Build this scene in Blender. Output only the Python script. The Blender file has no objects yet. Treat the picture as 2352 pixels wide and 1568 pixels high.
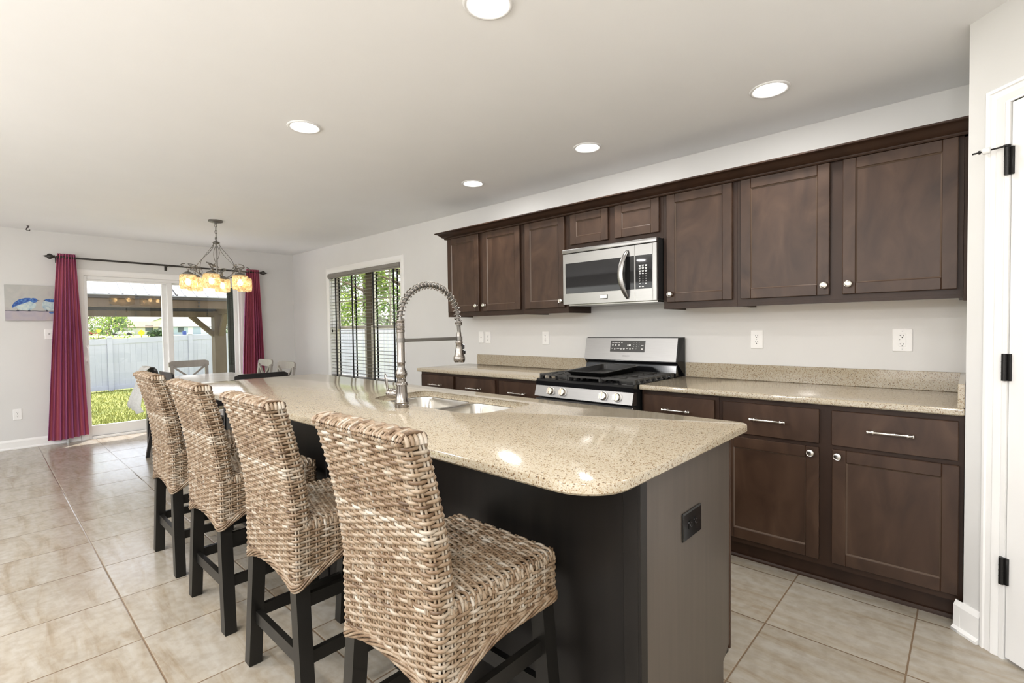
import bpy, bmesh, math, random
import numpy as np
from mathutils import Matrix, Vector
S = bpy.context.scene
C = S.collection
random.seed(7)
rng = np.random.default_rng(5)
PI = math.pi

# ------------------------------------------------------------------ camera
F, YAW, PITCH, ROLL, EYE = 1136.80, 0.747366, -0.0276079, -0.0134444, 1.269
fw = Vector((-math.sin(YAW) * math.cos(PITCH), math.cos(YAW) * math.cos(PITCH), math.sin(PITCH)))
r_ = Vector((math.cos(YAW), math.sin(YAW), 0)); u_ = r_.cross(fw)
rt = math.cos(ROLL) * r_ + math.sin(ROLL) * u_; up = rt.cross(fw)
cd = bpy.data.cameras.new('camera'); cam = bpy.data.objects.new('camera', cd); C.objects.link(cam)
cd.sensor_width = 36; cd.lens = F / 2352 * 36; cd.clip_start = 0.02; cd.clip_end = 500
cam.matrix_world = Matrix(((rt.x, up.x, -fw.x, 0), (rt.y, up.y, -fw.y, 0), (rt.z, up.z, -fw.z, EYE), (0, 0, 0, 1)))
S.camera = cam
S.view_settings.view_transform = 'Standard'; S.view_settings.look = 'None'
S.view_settings.exposure = 0.93; S.view_settings.gamma = 1
S.view_settings.use_curve_mapping = False

# ------------------------------------------------------------------ sky, sun, lamps
wd = bpy.data.worlds.new('world'); S.world = wd; wd.use_nodes = True
nt = wd.node_tree; bgn = nt.nodes['Background']
sky = nt.nodes.new('ShaderNodeTexSky'); sky.sky_type = 'NISHITA'; sky.sun_disc = False
sky.sun_elevation = math.radians(58); sky.sun_rotation = math.radians(250)
sky.air_density = 1.0; sky.dust_density = 3.0; sky.ozone_density = 1.0
mx = nt.nodes.new('ShaderNodeMixRGB'); mx.inputs[0].default_value = 0.45; mx.inputs[2].default_value = (6.2, 6, 6.05, 1)
nt.links.new(sky.outputs[0], mx.inputs[1]); nt.links.new(mx.outputs[0], bgn.inputs[0])
bgn.inputs[1].default_value = 0.30
sd = bpy.data.lights.new('sun', 'SUN'); sd.energy = 6.5; sd.angle = 0.01; sd.color = (1, .965, .935)
sun = bpy.data.objects.new('sun', sd); C.objects.link(sun)
sun.rotation_euler = Vector((0.30, -0.30, -1.15)).to_track_quat('-Z', 'Y').to_euler()
CAN_POWER = 3.6      # the five fixtures over the kitchen
FILL_POWER = 9.0    # unseen fill lamps added behind the camera to brighten the room
CAN_COL = (1.0, 0.985, 0.97)
H = 2.4406; YB = 3.366; XF = -7.753

# ------------------------------------------------------------------ materials
M = {}
def new_mat(name):
    m = bpy.data.materials.new(name); m.use_nodes = True
    return m, m.node_tree, m.node_tree.nodes['Principled BSDF']
def mat(name, col, rough=.5, metal=0, spec=.5, emit=None, es=0, coat=0, sheen=0):
    m, t, b = new_mat(name)
    b.inputs['Base Color'].default_value = (*col, 1); b.inputs['Roughness'].default_value = rough
    b.inputs['Metallic'].default_value = metal; b.inputs['Specular IOR Level'].default_value = spec
    if emit: b.inputs['Emission Color'].default_value = (*emit, 1); b.inputs['Emission Strength'].default_value = es
    if coat: b.inputs['Coat Weight'].default_value = coat; b.inputs['Coat Roughness'].default_value = .1
    if sheen: b.inputs['Sheen Weight'].default_value = sheen
    M[name] = m
    return m
def N(t, kind, **k):
    n = t.nodes.new(kind)
    for a, v in k.items():
        if a in n.inputs: n.inputs[a].default_value = v
        else: setattr(n, a, v)
    return n
def ramp(t, stops):
    n = t.nodes.new('ShaderNodeValToRGB'); e = n.color_ramp.elements
    while len(e) < len(stops): e.new(.5)
    for i, (p, c) in enumerate(stops): e[i].position = p; e[i].color = (*c, 1)
    return n
def noise_mat(name, stops, scale=8, stretch=(1, 1, 1), rough=.5, detail=4, bump=0, dist=0, metal=0, spec=.5, rough_var=0, coat=0):
    m, t, b = new_mat(name); L = t.links.new
    tc = N(t, 'ShaderNodeTexCoord'); mp = N(t, 'ShaderNodeMapping'); mp.inputs['Scale'].default_value = stretch
    nz = N(t, 'ShaderNodeTexNoise', Scale=scale, Detail=detail, Distortion=dist)
    L(tc.outputs['Object'], mp.inputs[0]); L(mp.outputs[0], nz.inputs['Vector'])
    r = ramp(t, stops); L(nz.outputs['Fac'], r.inputs[0]); L(r.outputs[0], b.inputs['Base Color'])
    b.inputs['Roughness'].default_value = rough; b.inputs['Metallic'].default_value = metal
    b.inputs['Specular IOR Level'].default_value = spec
    if coat: b.inputs['Coat Weight'].default_value = coat; b.inputs['Coat Roughness'].default_value = .25
    if bump:
        bp = N(t, 'ShaderNodeBump', Strength=bump, Distance=.01); L(nz.outputs['Fac'], bp.inputs['Height']); L(bp.outputs[0], b.inputs['Normal'])
    if rough_var:
        mr = N(t, 'ShaderNodeMapRange'); mr.inputs['To Min'].default_value = rough - rough_var; mr.inputs['To Max'].default_value = rough + rough_var
        L(nz.outputs['Fac'], mr.inputs[0]); L(mr.outputs[0], b.inputs['Roughness'])
    M[name] = m
    return m
noise_mat('wall_paint', [(.3, (.69, .682, .664)), (.7, (.71, .702, .684))], 3, rough=.75, spec=.3)
noise_mat('ceiling_paint', [(.3, (.885, .89, .89)), (.7, (.90, .905, .905))], 3, rough=.9, spec=.2)
mat('trim_white', (.86, .85, .83), .35)
mat('door_white', (.85, .84, .82), .4)
mat('vinyl_white', (.82, .815, .80), .3)
mat('plastic_white', (.86, .85, .83), .3)
mat('plate_gray', (.25, .24, .23), .5)
mat('slot_dark', (.03, .03, .03), .5)
mat('plastic_black', (.006, .006, .006), .12)
mat('black_enamel', (.008, .008, .009), .12)
mat('cast_iron', (.045, .043, .04), .5, 0, .5)
mat('griddle_black', (.012, .012, .012), .3)
mat('black_plastic_matte', (.015, .015, .015), .4)
mat('glass_black', (.012, .012, .013), .03)
mat('panel_gray', (.05, .048, .045), .3)
mat('white_print', (.8, .8, .78), .5)
mat('gray_print', (.22, .22, .22), .5)
mat('display_glow', (.8, .8, .78), .5, emit=(1, .98, .9), es=.6)
mat('hinge_black', (.02, .019, .018), .35, .6)
mat('nickel', (.72, .70, .66), .22, 1)
mat('knob_steel', (.66, .60, .52), .25, 1)
mat('faucet_nickel', (.29, .265, .24), .24, 1)
mat('bronze_rod', (.06, .055, .05), .4, .7)
mat('pewter', (.20, .19, .175), .38, .85)
mat('light_wood', (.55, .36, .20), .5)
mat('screw_gray', (.5, .5, .48), .4, .5)
mat('lens_glow', (1, 1, 1), .4, emit=(1, .985, .95), es=7)
mat('bulb_glow', (1, .9, .7), .3, emit=(1, .80, .50), es=16)
mat('sign_yellow', (.75, .62, .01), .5)
mat('tire', (.02, .02, .02), .8)
mat('car_silver', (.6, .62, .65), .25, .3)
mat('car_red', (.35, .03, .03), .3)
mat('car_white', (.75, .75, .75), .3)
mat('car_glass', (.03, .035, .04), .05)
mat('bin_blue', (.02, .06, .25), .5)
mat('fascia_dark', (.035, .033, .03), .5)
mat('siding_cream', (.62, .60, .54), .7)
mat('siding_blue', (.42, .50, .56), .7)
mat('siding_white', (.72, .73, .72), .7)
mat('window_dark', (.08, .10, .11), .1)
mat('asphalt', (.28, .28, .28), .9)
mat('bounce_concrete', (.6, .59, .57), .85)
mat('screen_frame', (.035, .045, .035), .45)
mat('tape_black', (.008, .008, .008), .9)
mat('ink_dark', (.03, .035, .06), .8)
mat('paint_blue', (.05, .12, .42), .7)
mat('ring_white', (.8, .8, .79), .45)
for nm, col, rg, st in (('stainless', (.36, .355, .35), .34, (1, 1, 60)), ('sink_steel', (.56, .54, .50), .25, (3, 3, 3)), ('stainless_side', (.40, .39, .38), .3, (60, 1, 1))):
    noise_mat(nm, [(.35, tuple(c * .93 for c in col)), (.65, col)], 10, st, rough=rg, metal=1, rough_var=.03)
noise_mat('espresso', [(.22, (.026, .0125, .007)), (.45, (.046, .0235, .0135)), (.62, (.060, .032, .019)), (.8, (.082, .046, .028))], 6, (1, 1, .45), rough=.40, detail=8, dist=1.6, bump=.03, spec=.36)
noise_mat('espresso_frame', [(.3, (.026, .0125, .007)), (.7, (.042, .0205, .0115))], 9, (1, 1, .3), rough=.42, detail=4, spec=.3)
noise_mat('island_black', [(.3, (.0065, .0055, .0048)), (.7, (.011, .009, .0075))], 7, (4, 4, .3), rough=.4, spec=.35)
noise_mat('island_glare', [(.3, (.068, .054, .042)), (.7, (.085, .068, .053))], 9, (6, 6, .25), rough=.36, spec=.6)  # island wood lightened: glare on the end panel is put into the colour
noise_mat('leg_black', [(.3, (.006, .0055, .0046)), (.7, (.011, .0098, .008))], 12, (1, 1, .2), rough=.36, spec=.38)
noise_mat('chair_gray', [(.3, (.25, .225, .20)), (.7, (.31, .285, .26))], 14, (1, 1, .3), rough=.45)
noise_mat('chair_black', [(.3, (.013, .012, .012)), (.7, (.022, .02, .02))], 14, rough=.32)
noise_mat('table_white', [(.3, (.62, .60, .57)), (.7, (.68, .66, .63))], 5, rough=.25)
noise_mat('blind_slat', [(.3, (.20, .185, .165)), (.7, (.25, .235, .21))], 5, (1, 8, 8), rough=.45)
noise_mat('mullion_shade', [(.3, (.10, .075, .045)), (.7, (.14, .11, .07))], 5, rough=.5)  # mullion stands in shadow; that shade is put into the colour
noise_mat('sash_tan', [(.3, (.62, .58, .50)), (.7, (.68, .64, .56))], 5, rough=.4)
noise_mat('cedar', [(.25, (.060, .040, .021)), (.55, (.088, .062, .036)), (.8, (.115, .084, .052))], 6, (1, 1, .3), rough=.7, detail=6)
noise_mat('roof_metal', [(.3, (.30, .315, .34)), (.7, (.34, .355, .38))], 2, rough=.45)
noise_mat('shingle_brown', [(.3, (.20, .12, .08)), (.7, (.30, .20, .14))], 2, (1, 1, 4), rough=.9)
noise_mat('shingle_gray', [(.3, (.30, .29, .27)), (.7, (.40, .39, .37))], 2, (1, 1, 4), rough=.9)
noise_mat('bark', [(.3, (.06, .04, .025)), (.7, (.12, .085, .055))], 10, (1, 1, .2), rough=.9, bump=.3)
noise_mat('cloth_pale', [(.3, (.50, .50, .48)), (.7, (.62, .62, .60))], 60, rough=.9)
noise_mat('canvas_art', [(.2, (.36, .33, .36)), (.45, (.50, .49, .46)), (.6, (.46, .46, .44)), (.8, (.60, .57, .52))], 5, (1, 1, 1), rough=.8, detail=8, dist=1)
noise_mat('canvas_lower', [(.2, (.36, .33, .40)), (.5, (.44, .40, .44)), (.8, (.50, .44, .40))], 8, (1, 1, 1), rough=.8, detail=8, dist=1)
noise_mat('bird_pale', [(.25, (.28, .40, .50)), (.5, (.52, .62, .62)), (.75, (.68, .72, .64))], 28, rough=.8, dist=1)
noise_mat('bird_blue', [(.3, (.03, .055, .22)), (.5, (.05, .13, .42)), (.7, (.16, .34, .58))], 40, rough=.8, dist=2)
noise_mat('fence_vinyl', [(.3, (.47, .48, .55)), (.7, (.51, .52, .59))], 2, rough=.4)

def leaf_mat(name, a, b):
    m, t, p = new_mat(name); L = t.links.new
    oi = N(t, 'ShaderNodeNewGeometry'); r = ramp(t, [(0, a), (1, b)])
    L(oi.outputs['Random Per Island'], r.inputs[0]); L(r.outputs[0], p.inputs['Base Color']); p.inputs['Roughness'].default_value = .6
    tr = N(t, 'ShaderNodeBsdfTranslucent'); L(r.outputs[0], tr.inputs[0])
    ms = N(t, 'ShaderNodeMixShader'); ms.inputs[0].default_value = .45
    L(p.outputs[0], ms.inputs[1]); L(tr.outputs[0], ms.inputs[2]); L(ms.outputs[0], t.nodes['Material Output'].inputs[0])
    M[name] = m
leaf_mat('leaf_light', (.10, .19, .03), (.36, .46, .09))
leaf_mat('leaf_dark', (.02, .05, .02), (.09, .16, .06))
leaf_mat('leaf_mid', (.05, .11, .03), (.20, .30, .09))
leaf_mat('grass_blade', (.09, .12, .02), (.25, .255, .06))

def glass_mat(name, tint=(1, 1, 1), refl=1.45, boost=1.0):
    m, t, p = new_mat(name); L = t.links.new; t.nodes.remove(p)
    tr = N(t, 'ShaderNodeBsdfTransparent'); tr.inputs[0].default_value = (*tint, 1)
    gl = N(t, 'ShaderNodeBsdfGlossy', Roughness=.0); ge = N(t, 'ShaderNodeNewGeometry')
    dt = N(t, 'ShaderNodeVectorMath', operation='DOT_PRODUCT'); L(ge.outputs['Normal'], dt.inputs[0]); L(ge.outputs['Incoming'], dt.inputs[1])
    ab = N(t, 'ShaderNodeMath', operation='ABSOLUTE'); L(dt.outputs['Value'], ab.inputs[0])
    om = N(t, 'ShaderNodeMath', operation='SUBTRACT'); om.inputs[0].default_value = 1; L(ab.outputs[0], om.inputs[1])
    pw = N(t, 'ShaderNodeMath', operation='POWER'); L(om.outputs[0], pw.inputs[0]); pw.inputs[1].default_value = 5
    fr = N(t, 'ShaderNodeMath', operation='MULTIPLY_ADD'); L(pw.outputs[0], fr.inputs[0]); fr.inputs[1].default_value = .96; fr.inputs[2].default_value = .04
    ms = N(t, 'ShaderNodeMixShader'); L(fr.outputs[0], ms.inputs[0]); L(tr.outputs[0], ms.inputs[1]); L(gl.outputs[0], ms.inputs[2])
    L(ms.outputs[0], t.nodes['Material Output'].inputs[0]); M[name] = m
glass_mat('pane', (.985, .985, .985))
def amber():
    m, t, p = new_mat('amber_glass'); L = t.links.new; t.nodes.remove(p)
    tc = N(t, 'ShaderNodeTexCoord'); v = N(t, 'ShaderNodeTexNoise', Scale=55, Detail=2, Distortion=1.5); L(tc.outputs['Object'], v.inputs['Vector'])
    r = ramp(t, [(.34, (.50, .33, .13)), (.46, (.95, .82, .58)), (.56, (1, .97, .90))]); L(v.outputs['Fac'], r.inputs[0])
    bp = N(t, 'ShaderNodeBump', Strength=1, Distance=.012); L(v.outputs['Fac'], bp.inputs['Height'])
    tr = N(t, 'ShaderNodeBsdfTransparent'); L(r.outputs[0], tr.inputs[0])
    tl = N(t, 'ShaderNodeBsdfTranslucent'); L(r.outputs[0], tl.inputs[0]); L(bp.outputs[0], tl.inputs['Normal'])
    gl = N(t, 'ShaderNodeBsdfGlossy', Roughness=.08); L(bp.outputs[0], gl.inputs['Normal'])
    a = N(t, 'ShaderNodeMixShader'); a.inputs[0].default_value = .24; L(tr.outputs[0], a.inputs[1]); L(tl.outputs[0], a.inputs[2])
    b = N(t, 'ShaderNodeMixShader'); b.inputs[0].default_value = .15; L(a.outputs[0], b.inputs[1]); L(gl.outputs[0], b.inputs[2])
    L(b.outputs[0], t.nodes['Material Output'].inputs[0]); M['amber_glass'] = m
amber()
def granite():
    m, t, b = new_mat('granite'); L = t.links.new
    tc = N(t, 'ShaderNodeTexCoord'); mp = N(t, 'ShaderNodeMapping'); L(tc.outputs['Object'], mp.inputs[0])
    mp.inputs['Rotation'].default_value = (.3, .2, .5)
    nz = N(t, 'ShaderNodeTexNoise', Scale=60, Detail=3); L(mp.outputs[0], nz.inputs['Vector'])
    ad = N(t, 'ShaderNodeVectorMath', operation='MULTIPLY_ADD'); L(nz.outputs['Color'], ad.inputs[0]); ad.inputs[1].default_value = (.012, .012, .012); L(mp.outputs[0], ad.inputs[2])
    v1 = N(t, 'ShaderNodeTexVoronoi', Scale=400); L(ad.outputs[0], v1.inputs['Vector'])
    s1 = N(t, 'ShaderNodeSeparateColor'); L(v1.outputs['Color'], s1.inputs[0])
    base = ramp(t, [(0, (0.436, 0.378, 0.284)), (.35, (0.405, 0.347, 0.252)), (.6, (0.459, 0.410, 0.324)), (.82, (0.360, 0.293, 0.198)), (.94, (0.270, 0.203, 0.126))])
    L(s1.outputs[0], base.inputs[0]); base.color_ramp.interpolation = 'CONSTANT'
    v2 = N(t, 'ShaderNodeTexVoronoi', Scale=310); L(ad.outputs[0], v2.inputs['Vector'])
    s2 = N(t, 'ShaderNodeSeparateColor'); L(v2.outputs['Color'], s2.inputs[0])
    th = N(t, 'ShaderNodeMath', operation='GREATER_THAN'); th.inputs[1].default_value = .91; L(s2.outputs[1], th.inputs[0])
    dk = ramp(t, [(0, (.16, .10, .055)), (.5, (.25, .165, .09)), (1, (.09, .07, .055))]); L(s2.outputs[2], dk.inputs[0])
    mxx = N(t, 'ShaderNodeMix', data_type='RGBA'); L(th.outputs[0], mxx.inputs['Factor']); L(base.outputs[0], mxx.inputs['A']); L(dk.outputs[0], mxx.inputs['B'])
    L(mxx.outputs['Result'], b.inputs['Base Color']); b.inputs['Roughness'].default_value = .10; b.inputs['Specular IOR Level'].default_value = .5
    M['granite'] = m
granite()
def tile():
    m, t, b = new_mat('floor_tile'); L = t.links.new
    def ma(op, a, bb=None, cl=False):
        n = N(t, 'ShaderNodeMath', operation=op); n.use_clamp = cl
        for i, q in enumerate((a, bb)):
            if q is None: continue
            if isinstance(q, (int, float)): n.inputs[i].default_value = q
            else: L(q, n.inputs[i])
        return n.outputs[0]
    tc = N(t, 'ShaderNodeTexCoord'); sp = N(t, 'ShaderNodeSeparateXYZ'); L(tc.outputs['Object'], sp.inputs[0])
    X, Y = sp.outputs[0], sp.outputs[1]
    gx = ma('DIVIDE', ma('ADD', X, .63), .47)
    near = ma('DIVIDE', ma('SUBTRACT', Y, .43), .5); far = ma('DIVIDE', ma('SUBTRACT', Y, 2.24), .46)
    sel = ma('GREATER_THAN', Y, 1.43)
    gy = ma('ADD', ma('MULTIPLY', sel, far), ma('MULTIPLY', ma('SUBTRACT', 1, sel), near))
    def edge(g): 
        f = ma('FRACT', g); return ma('MINIMUM', f, ma('SUBTRACT', 1, f))
    e = ma('MINIMUM', edge(gx), edge(gy))
    grout = ma('LESS_THAN', e, .0062)
    cell = N(t, 'ShaderNodeCombineXYZ'); L(ma('FLOOR', gx), cell.inputs[0]); L(ma('FLOOR', gy), cell.inputs[1])
    wn = N(t, 'ShaderNodeTexWhiteNoise'); L(cell.outputs[0], wn.inputs['Vector'])
    off = N(t, 'ShaderNodeVectorMath', operation='MULTIPLY_ADD'); L(wn.outputs['Color'], off.inputs[0]); off.inputs[1].default_value = (7, 7, 7); L(tc.outputs['Object'], off.inputs[2])
    mp = N(t, 'ShaderNodeMapping'); mp.inputs['Scale'].default_value = (1.0, 5.5, 1); mp.inputs['Rotation'].default_value = (0, 0, -.10); L(off.outputs[0], mp.inputs[0])
    n1 = N(t, 'ShaderNodeTexNoise', Scale=2.4, Detail=13, Distortion=.55); n1.inputs['Roughness'].default_value = .62; L(mp.outputs[0], n1.inputs['Vector'])
    r = ramp(t, [(.26, (0.271, 0.211, 0.147)), (.37, (0.319, 0.267, 0.199)), (.47, (0.367, 0.325, 0.262)), (.60, (0.395, 0.360, 0.304)), (.75, (0.424, 0.395, 0.345))]); L(n1.outputs['Fac'], r.inputs[0])
    n2 = N(t, 'ShaderNodeTexNoise', Scale=26, Detail=5); L(off.outputs[0], n2.inputs['Vector'])
    r2 = ramp(t, [(.35, (.86, .84, .82)), (.6, (1, 1, 1))]); L(n2.outputs['Fac'], r2.inputs[0])
    mu = N(t, 'ShaderNodeMix', data_type='RGBA', blend_type='MULTIPLY'); mu.inputs['Factor'].default_value = 1; L(r.outputs[0], mu.inputs['A']); L(r2.outputs[0], mu.inputs['B'])
    mi = N(t, 'ShaderNodeMix', data_type='RGBA'); L(grout, mi.inputs['Factor']); L(mu.outputs['Result'], mi.inputs['A']); mi.inputs['B'].default_value = (.20, .14, .09, 1)
    L(mi.outputs['Result'], b.inputs['Base Color'])
    b.inputs['Specular IOR Level'].default_value = .5
    rr = N(t, 'ShaderNodeMapRange'); rr.inputs['To Min'].default_value = .15; rr.inputs['To Max'].default_value = .23; L(n2.outputs['Fac'], rr.inputs[0]); L(rr.outputs[0], b.inputs['Roughness'])
    bp = N(t, 'ShaderNodeBump', Strength=.5, Distance=.003); L(ma('MINIMUM', ma('MULTIPLY', e, 90), 1), bp.inputs['Height']); L(bp.outputs[0], b.inputs['Normal'])
    M['floor_tile'] = m
tile()
def fabric():
    m, t, b = new_mat('curtain_red'); L = t.links.new
    tc = N(t, 'ShaderNodeTexCoord'); w = N(t, 'ShaderNodeTexNoise', Scale=90, Detail=2); L(tc.outputs['Object'], w.inputs['Vector'])
    lw = N(t, 'ShaderNodeLayerWeight', Blend=.5)
    r = ramp(t, [(0, (.60, .145, .17)), (.5, (.52, .125, .20)), (1, (.38, .15, .46))]); L(lw.outputs['Facing'], r.inputs[0])
    L(r.outputs[0], b.inputs['Base Color']); b.inputs['Roughness'].default_value = .55
    b.inputs['Sheen Weight'].default_value = .25; b.inputs['Sheen Tint'].default_value = (.8, .35, .7, 1)
    bp = N(t, 'ShaderNodeBump', Strength=.15, Distance=.003); L(w.outputs['Fac'], bp.inputs['Height']); L(bp.outputs[0], b.inputs['Normal'])
    tr = N(t, 'ShaderNodeBsdfTranslucent'); tr.inputs[0].default_value = (.50, .10, .26, 1)
    ms = N(t, 'ShaderNodeMixShader'); ms.inputs[0].default_value = .3; L(b.outputs[0], ms.inputs[1]); L(tr.outputs[0], ms.inputs[2])
    L(ms.outputs[0], t.nodes['Material Output'].inputs[0]); M['curtain_red'] = m
fabric()
def wicker():
    m, t, b = new_mat('wicker'); L = t.links.new
    at = N(t, 'ShaderNodeAttribute', attribute_name='tone')
    tc = N(t, 'ShaderNodeTexCoord'); nz = N(t, 'ShaderNodeTexNoise', Scale=30, Detail=4); L(tc.outputs['Object'], nz.inputs['Vector'])
    ad = N(t, 'ShaderNodeMath', operation='MULTIPLY_ADD'); L(nz.outputs['Fac'], ad.inputs[0]); ad.inputs[1].default_value = 1.3; L(at.outputs['Fac'], ad.inputs[2])
    sb = N(t, 'ShaderNodeMath', operation='SUBTRACT'); L(ad.outputs[0], sb.inputs[0]); sb.inputs[1].default_value = .65
    r = ramp(t, [(0, (0.082, 0.045, 0.021)), (.22, (0.164, 0.102, 0.056)), (.5, (0.254, 0.180, 0.113)), (.8, (0.353, 0.291, 0.221)), (1, (0.451, 0.402, 0.336))]); L(sb.outputs[0], r.inputs[0])
    L(r.outputs[0], b.inputs['Base Color']); b.inputs['Roughness'].default_value = .42
    M['wicker'] = m
wicker()
mat('door_bead', (.105, .072, .052), .28)  # lighter bead: part worn edge, part highlight painted into the colour
mat('wicker_liner', (.10, .062, .035), .8)
noise_mat('lawn', [(.25, (.08, .11, .018)), (.5, (.17, .19, .035)), (.75, (.28, .28, .07))], 3, rough=.9, detail=10)
noise_mat('field', [(.3, (.22, .30, .05)), (.7, (.36, .42, .09))], .2, rough=.9, detail=6)

# ------------------------------------------------------------------ helpers
def root_of(o):
    while o.parent: o = o.parent
    return o
def obj(name, bm, m, parent=None, smooth=None, kind=None):
    if parent is not None: bm.transform(root_of(parent).matrix_basis.inverted())
    me = bpy.data.meshes.new(name); bmesh.ops.recalc_face_normals(bm, faces=bm.faces)
    bm.to_mesh(me); bm.free()
    for q in (m if isinstance(m, (list, tuple)) else [m]): me.materials.append(M[q] if isinstance(q, str) else q)
    if smooth is not None: shade(me, smooth)
    o = bpy.data.objects.new(name, me); C.objects.link(o)
    if parent is not None: o.parent = parent
    if kind: o['kind'] = kind
    return o
def shade(me, ang):
    me.polygons.foreach_set('use_smooth', [True] * len(me.polygons))
    if ang < 180:
        try: me.set_sharp_from_angle(angle=math.radians(ang))
        except Exception: pass
def thing(name, label, cat, loc=(0, 0, 0), rz=0, group=None):
    o = bpy.data.objects.new(name, None); C.objects.link(o); o.empty_display_size = .05
    o.matrix_basis = Matrix.Translation(loc) @ Matrix.Rotation(rz, 4, 'Z')
    o['label'] = label; o['category'] = cat
    if group: o['group'] = group
    return o
def tag(o, label, cat, group=None):
    o['label'] = label; o['category'] = cat
    if group: o['group'] = group
    return o
def struct(o):
    o['kind'] = 'structure'; return o
def sempty(name, loc=(0, 0, 0), rz=0):
    o = bpy.data.objects.new(name, None); C.objects.link(o); o['kind'] = 'structure'
    o.matrix_basis = Matrix.Translation(loc) @ Matrix.Rotation(rz, 4, 'Z'); return o
def dup(root, loc, rz, label, group=None):
    r = root.copy(); C.objects.link(r); r.matrix_basis = Matrix.Translation(loc) @ Matrix.Rotation(rz, 4, 'Z'); r['label'] = label
    if group: r['group'] = group
    for ch in list(root.children):
        c = ch.copy(); C.objects.link(c); c.parent = r
        for g in list(ch.children):
            d = g.copy(); C.objects.link(d); d.parent = c
    return r
def BM(): return bmesh.new()
def box(bm, x0, x1, y0, y1, z0, z1, bev=0, seg=1, rot=None):
    v = [bm.verts.new(p) for p in ((x0, y0, z0), (x1, y0, z0), (x1, y1, z0), (x0, y1, z0), (x0, y0, z1), (x1, y0, z1), (x1, y1, z1), (x0, y1, z1))]
    fs = [bm.faces.new([v[i] for i in q]) for q in ((0, 3, 2, 1), (4, 5, 6, 7), (0, 1, 5, 4), (1, 2, 6, 5), (2, 3, 7, 6), (3, 0, 4, 7))]
    if rot is not None:
        c = Vector(((x0 + x1) / 2, (y0 + y1) / 2, (z0 + z1) / 2)); R = Matrix.Translation(c) @ rot @ Matrix.Translation(-c)
        for q in v: q.co = R @ q.co
    if bev:
        es = list({e for f in fs for e in f.edges})
        bmesh.ops.bevel(bm, geom=es, offset=bev, segments=seg, affect='EDGES', profile=.5)
    return v
def hexa(bm, pts):
    v = [bm.verts.new(p) for p in pts]
    for q in ((0, 3, 2, 1), (4, 5, 6, 7), (0, 1, 5, 4), (1, 2, 6, 5), (2, 3, 7, 6), (3, 0, 4, 7)): bm.faces.new([v[i] for i in q])
    return v
def beam(bm, a, b, w, h, up=(0, 0, 1), bev=0):
    a = Vector(a); b = Vector(b); d = (b - a); L = d.length; d.normalize(); u = Vector(up); s = d.cross(u).normalized(); u = s.cross(d)
    pts = []
    for e in (a, b):
        for (i, j) in ((-1, -1), (1, -1), (1, 1), (-1, 1)): pts.append(e + s * i * w / 2 + u * j * h / 2)
    v = hexa(bm, pts)
    if bev:
        es = list({e for q in v for e in q.link_edges}); bmesh.ops.bevel(bm, geom=es, offset=bev, segments=1, affect='EDGES')
def loft(bm, loops, close=True, cap0=True, cap1=True):
    vs = [[bm.verts.new(p) for p in lp] for lp in loops]; n = len(vs[0])
    for a, b in zip(vs, vs[1:]):
        for i in range(n if close else n - 1):
            j = (i + 1) % n; bm.faces.new((a[i], a[j], b[j], b[i]))
    if close and cap0 and n > 2: bm.faces.new(vs[0])
    if close and cap1 and n > 2: bm.faces.new(list(reversed(vs[-1])))
    return vs
def lathe(bm, prof, c=(0, 0, 0), n=20, axis=None, cap0=True, cap1=True):
    """prof: (radius, height) list along +Z (or `axis`) from c"""
    q = Vector((0, 0, 1)).rotation_difference(Vector(axis)) if axis is not None else None
    loops = []
    for r, h in prof:
        lp = []
        for i in range(n):
            a = 2 * PI * i / n; p = Vector((max(r, 1e-5) * math.cos(a), max(r, 1e-5) * math.sin(a), h))
            if q: p = q @ p
            lp.append(p + Vector(c))
        loops.append(lp)
    loft(bm, loops, True, cap0, cap1)
def tube(bm, pts, r, n=8, closed=False, cap=True):
    pts = [Vector(p) for p in pts]; m = len(pts); rs = r if isinstance(r, (list, tuple)) else [r] * m
    ts = []
    for i in range(m):
        a = pts[(i - 1) % m] if (closed or i > 0) else pts[i]; b = pts[(i + 1) % m] if (closed or i < m - 1) else pts[i]
        ts.append((b - a).normalized())
    ref = Vector((0, 0, 1)) if abs(ts[0].z) < .9 else Vector((1, 0, 0)); nv = (ref - ts[0] * ref.dot(ts[0])).normalized(); loops = []
    for i in range(m):
        nv = (nv - ts[i] * nv.dot(ts[i])).normalized(); bn = ts[i].cross(nv)
        loops.append([pts[i] + (nv * math.cos(2 * PI * k / n) + bn * math.sin(2 * PI * k / n)) * rs[i] for k in range(n)])
    if closed: loops.append(loops[0])
    vs = [[bm.verts.new(p) for p in lp] for lp in (loops[:-1] if closed else loops)]
    L = len(vs)
    for i in range(L if closed else L - 1):
        a, b = vs[i], vs[(i + 1) % L]
        for k in range(n): bm.faces.new((a[k], a[(k + 1) % n], b[(k + 1) % n], b[k]))
    if not closed and cap: bm.faces.new(vs[0]); bm.faces.new(list(reversed(vs[-1])))
def rrect(x0, x1, y0, y1, r, seg=8):
    rs = r if isinstance(r, (list, tuple)) else [r] * 4   # order: (x1,y0) (x1,y1) (x0,y1) (x0,y0)
    out = []
    for (cx, cy, a0), q in zip(((x1, y0, -PI / 2), (x1, y1, 0), (x0, y1, PI / 2), (x0, y0, PI)), rs):
        sx = -1 if cx == x1 else 1; sy = -1 if cy == y1 else 1
        for i in range(seg + 1):
            a = a0 + PI / 2 * i / seg; out.append((cx + sx * q + q * math.cos(a), cy + sy * q + q * math.sin(a)))
    return out
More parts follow.
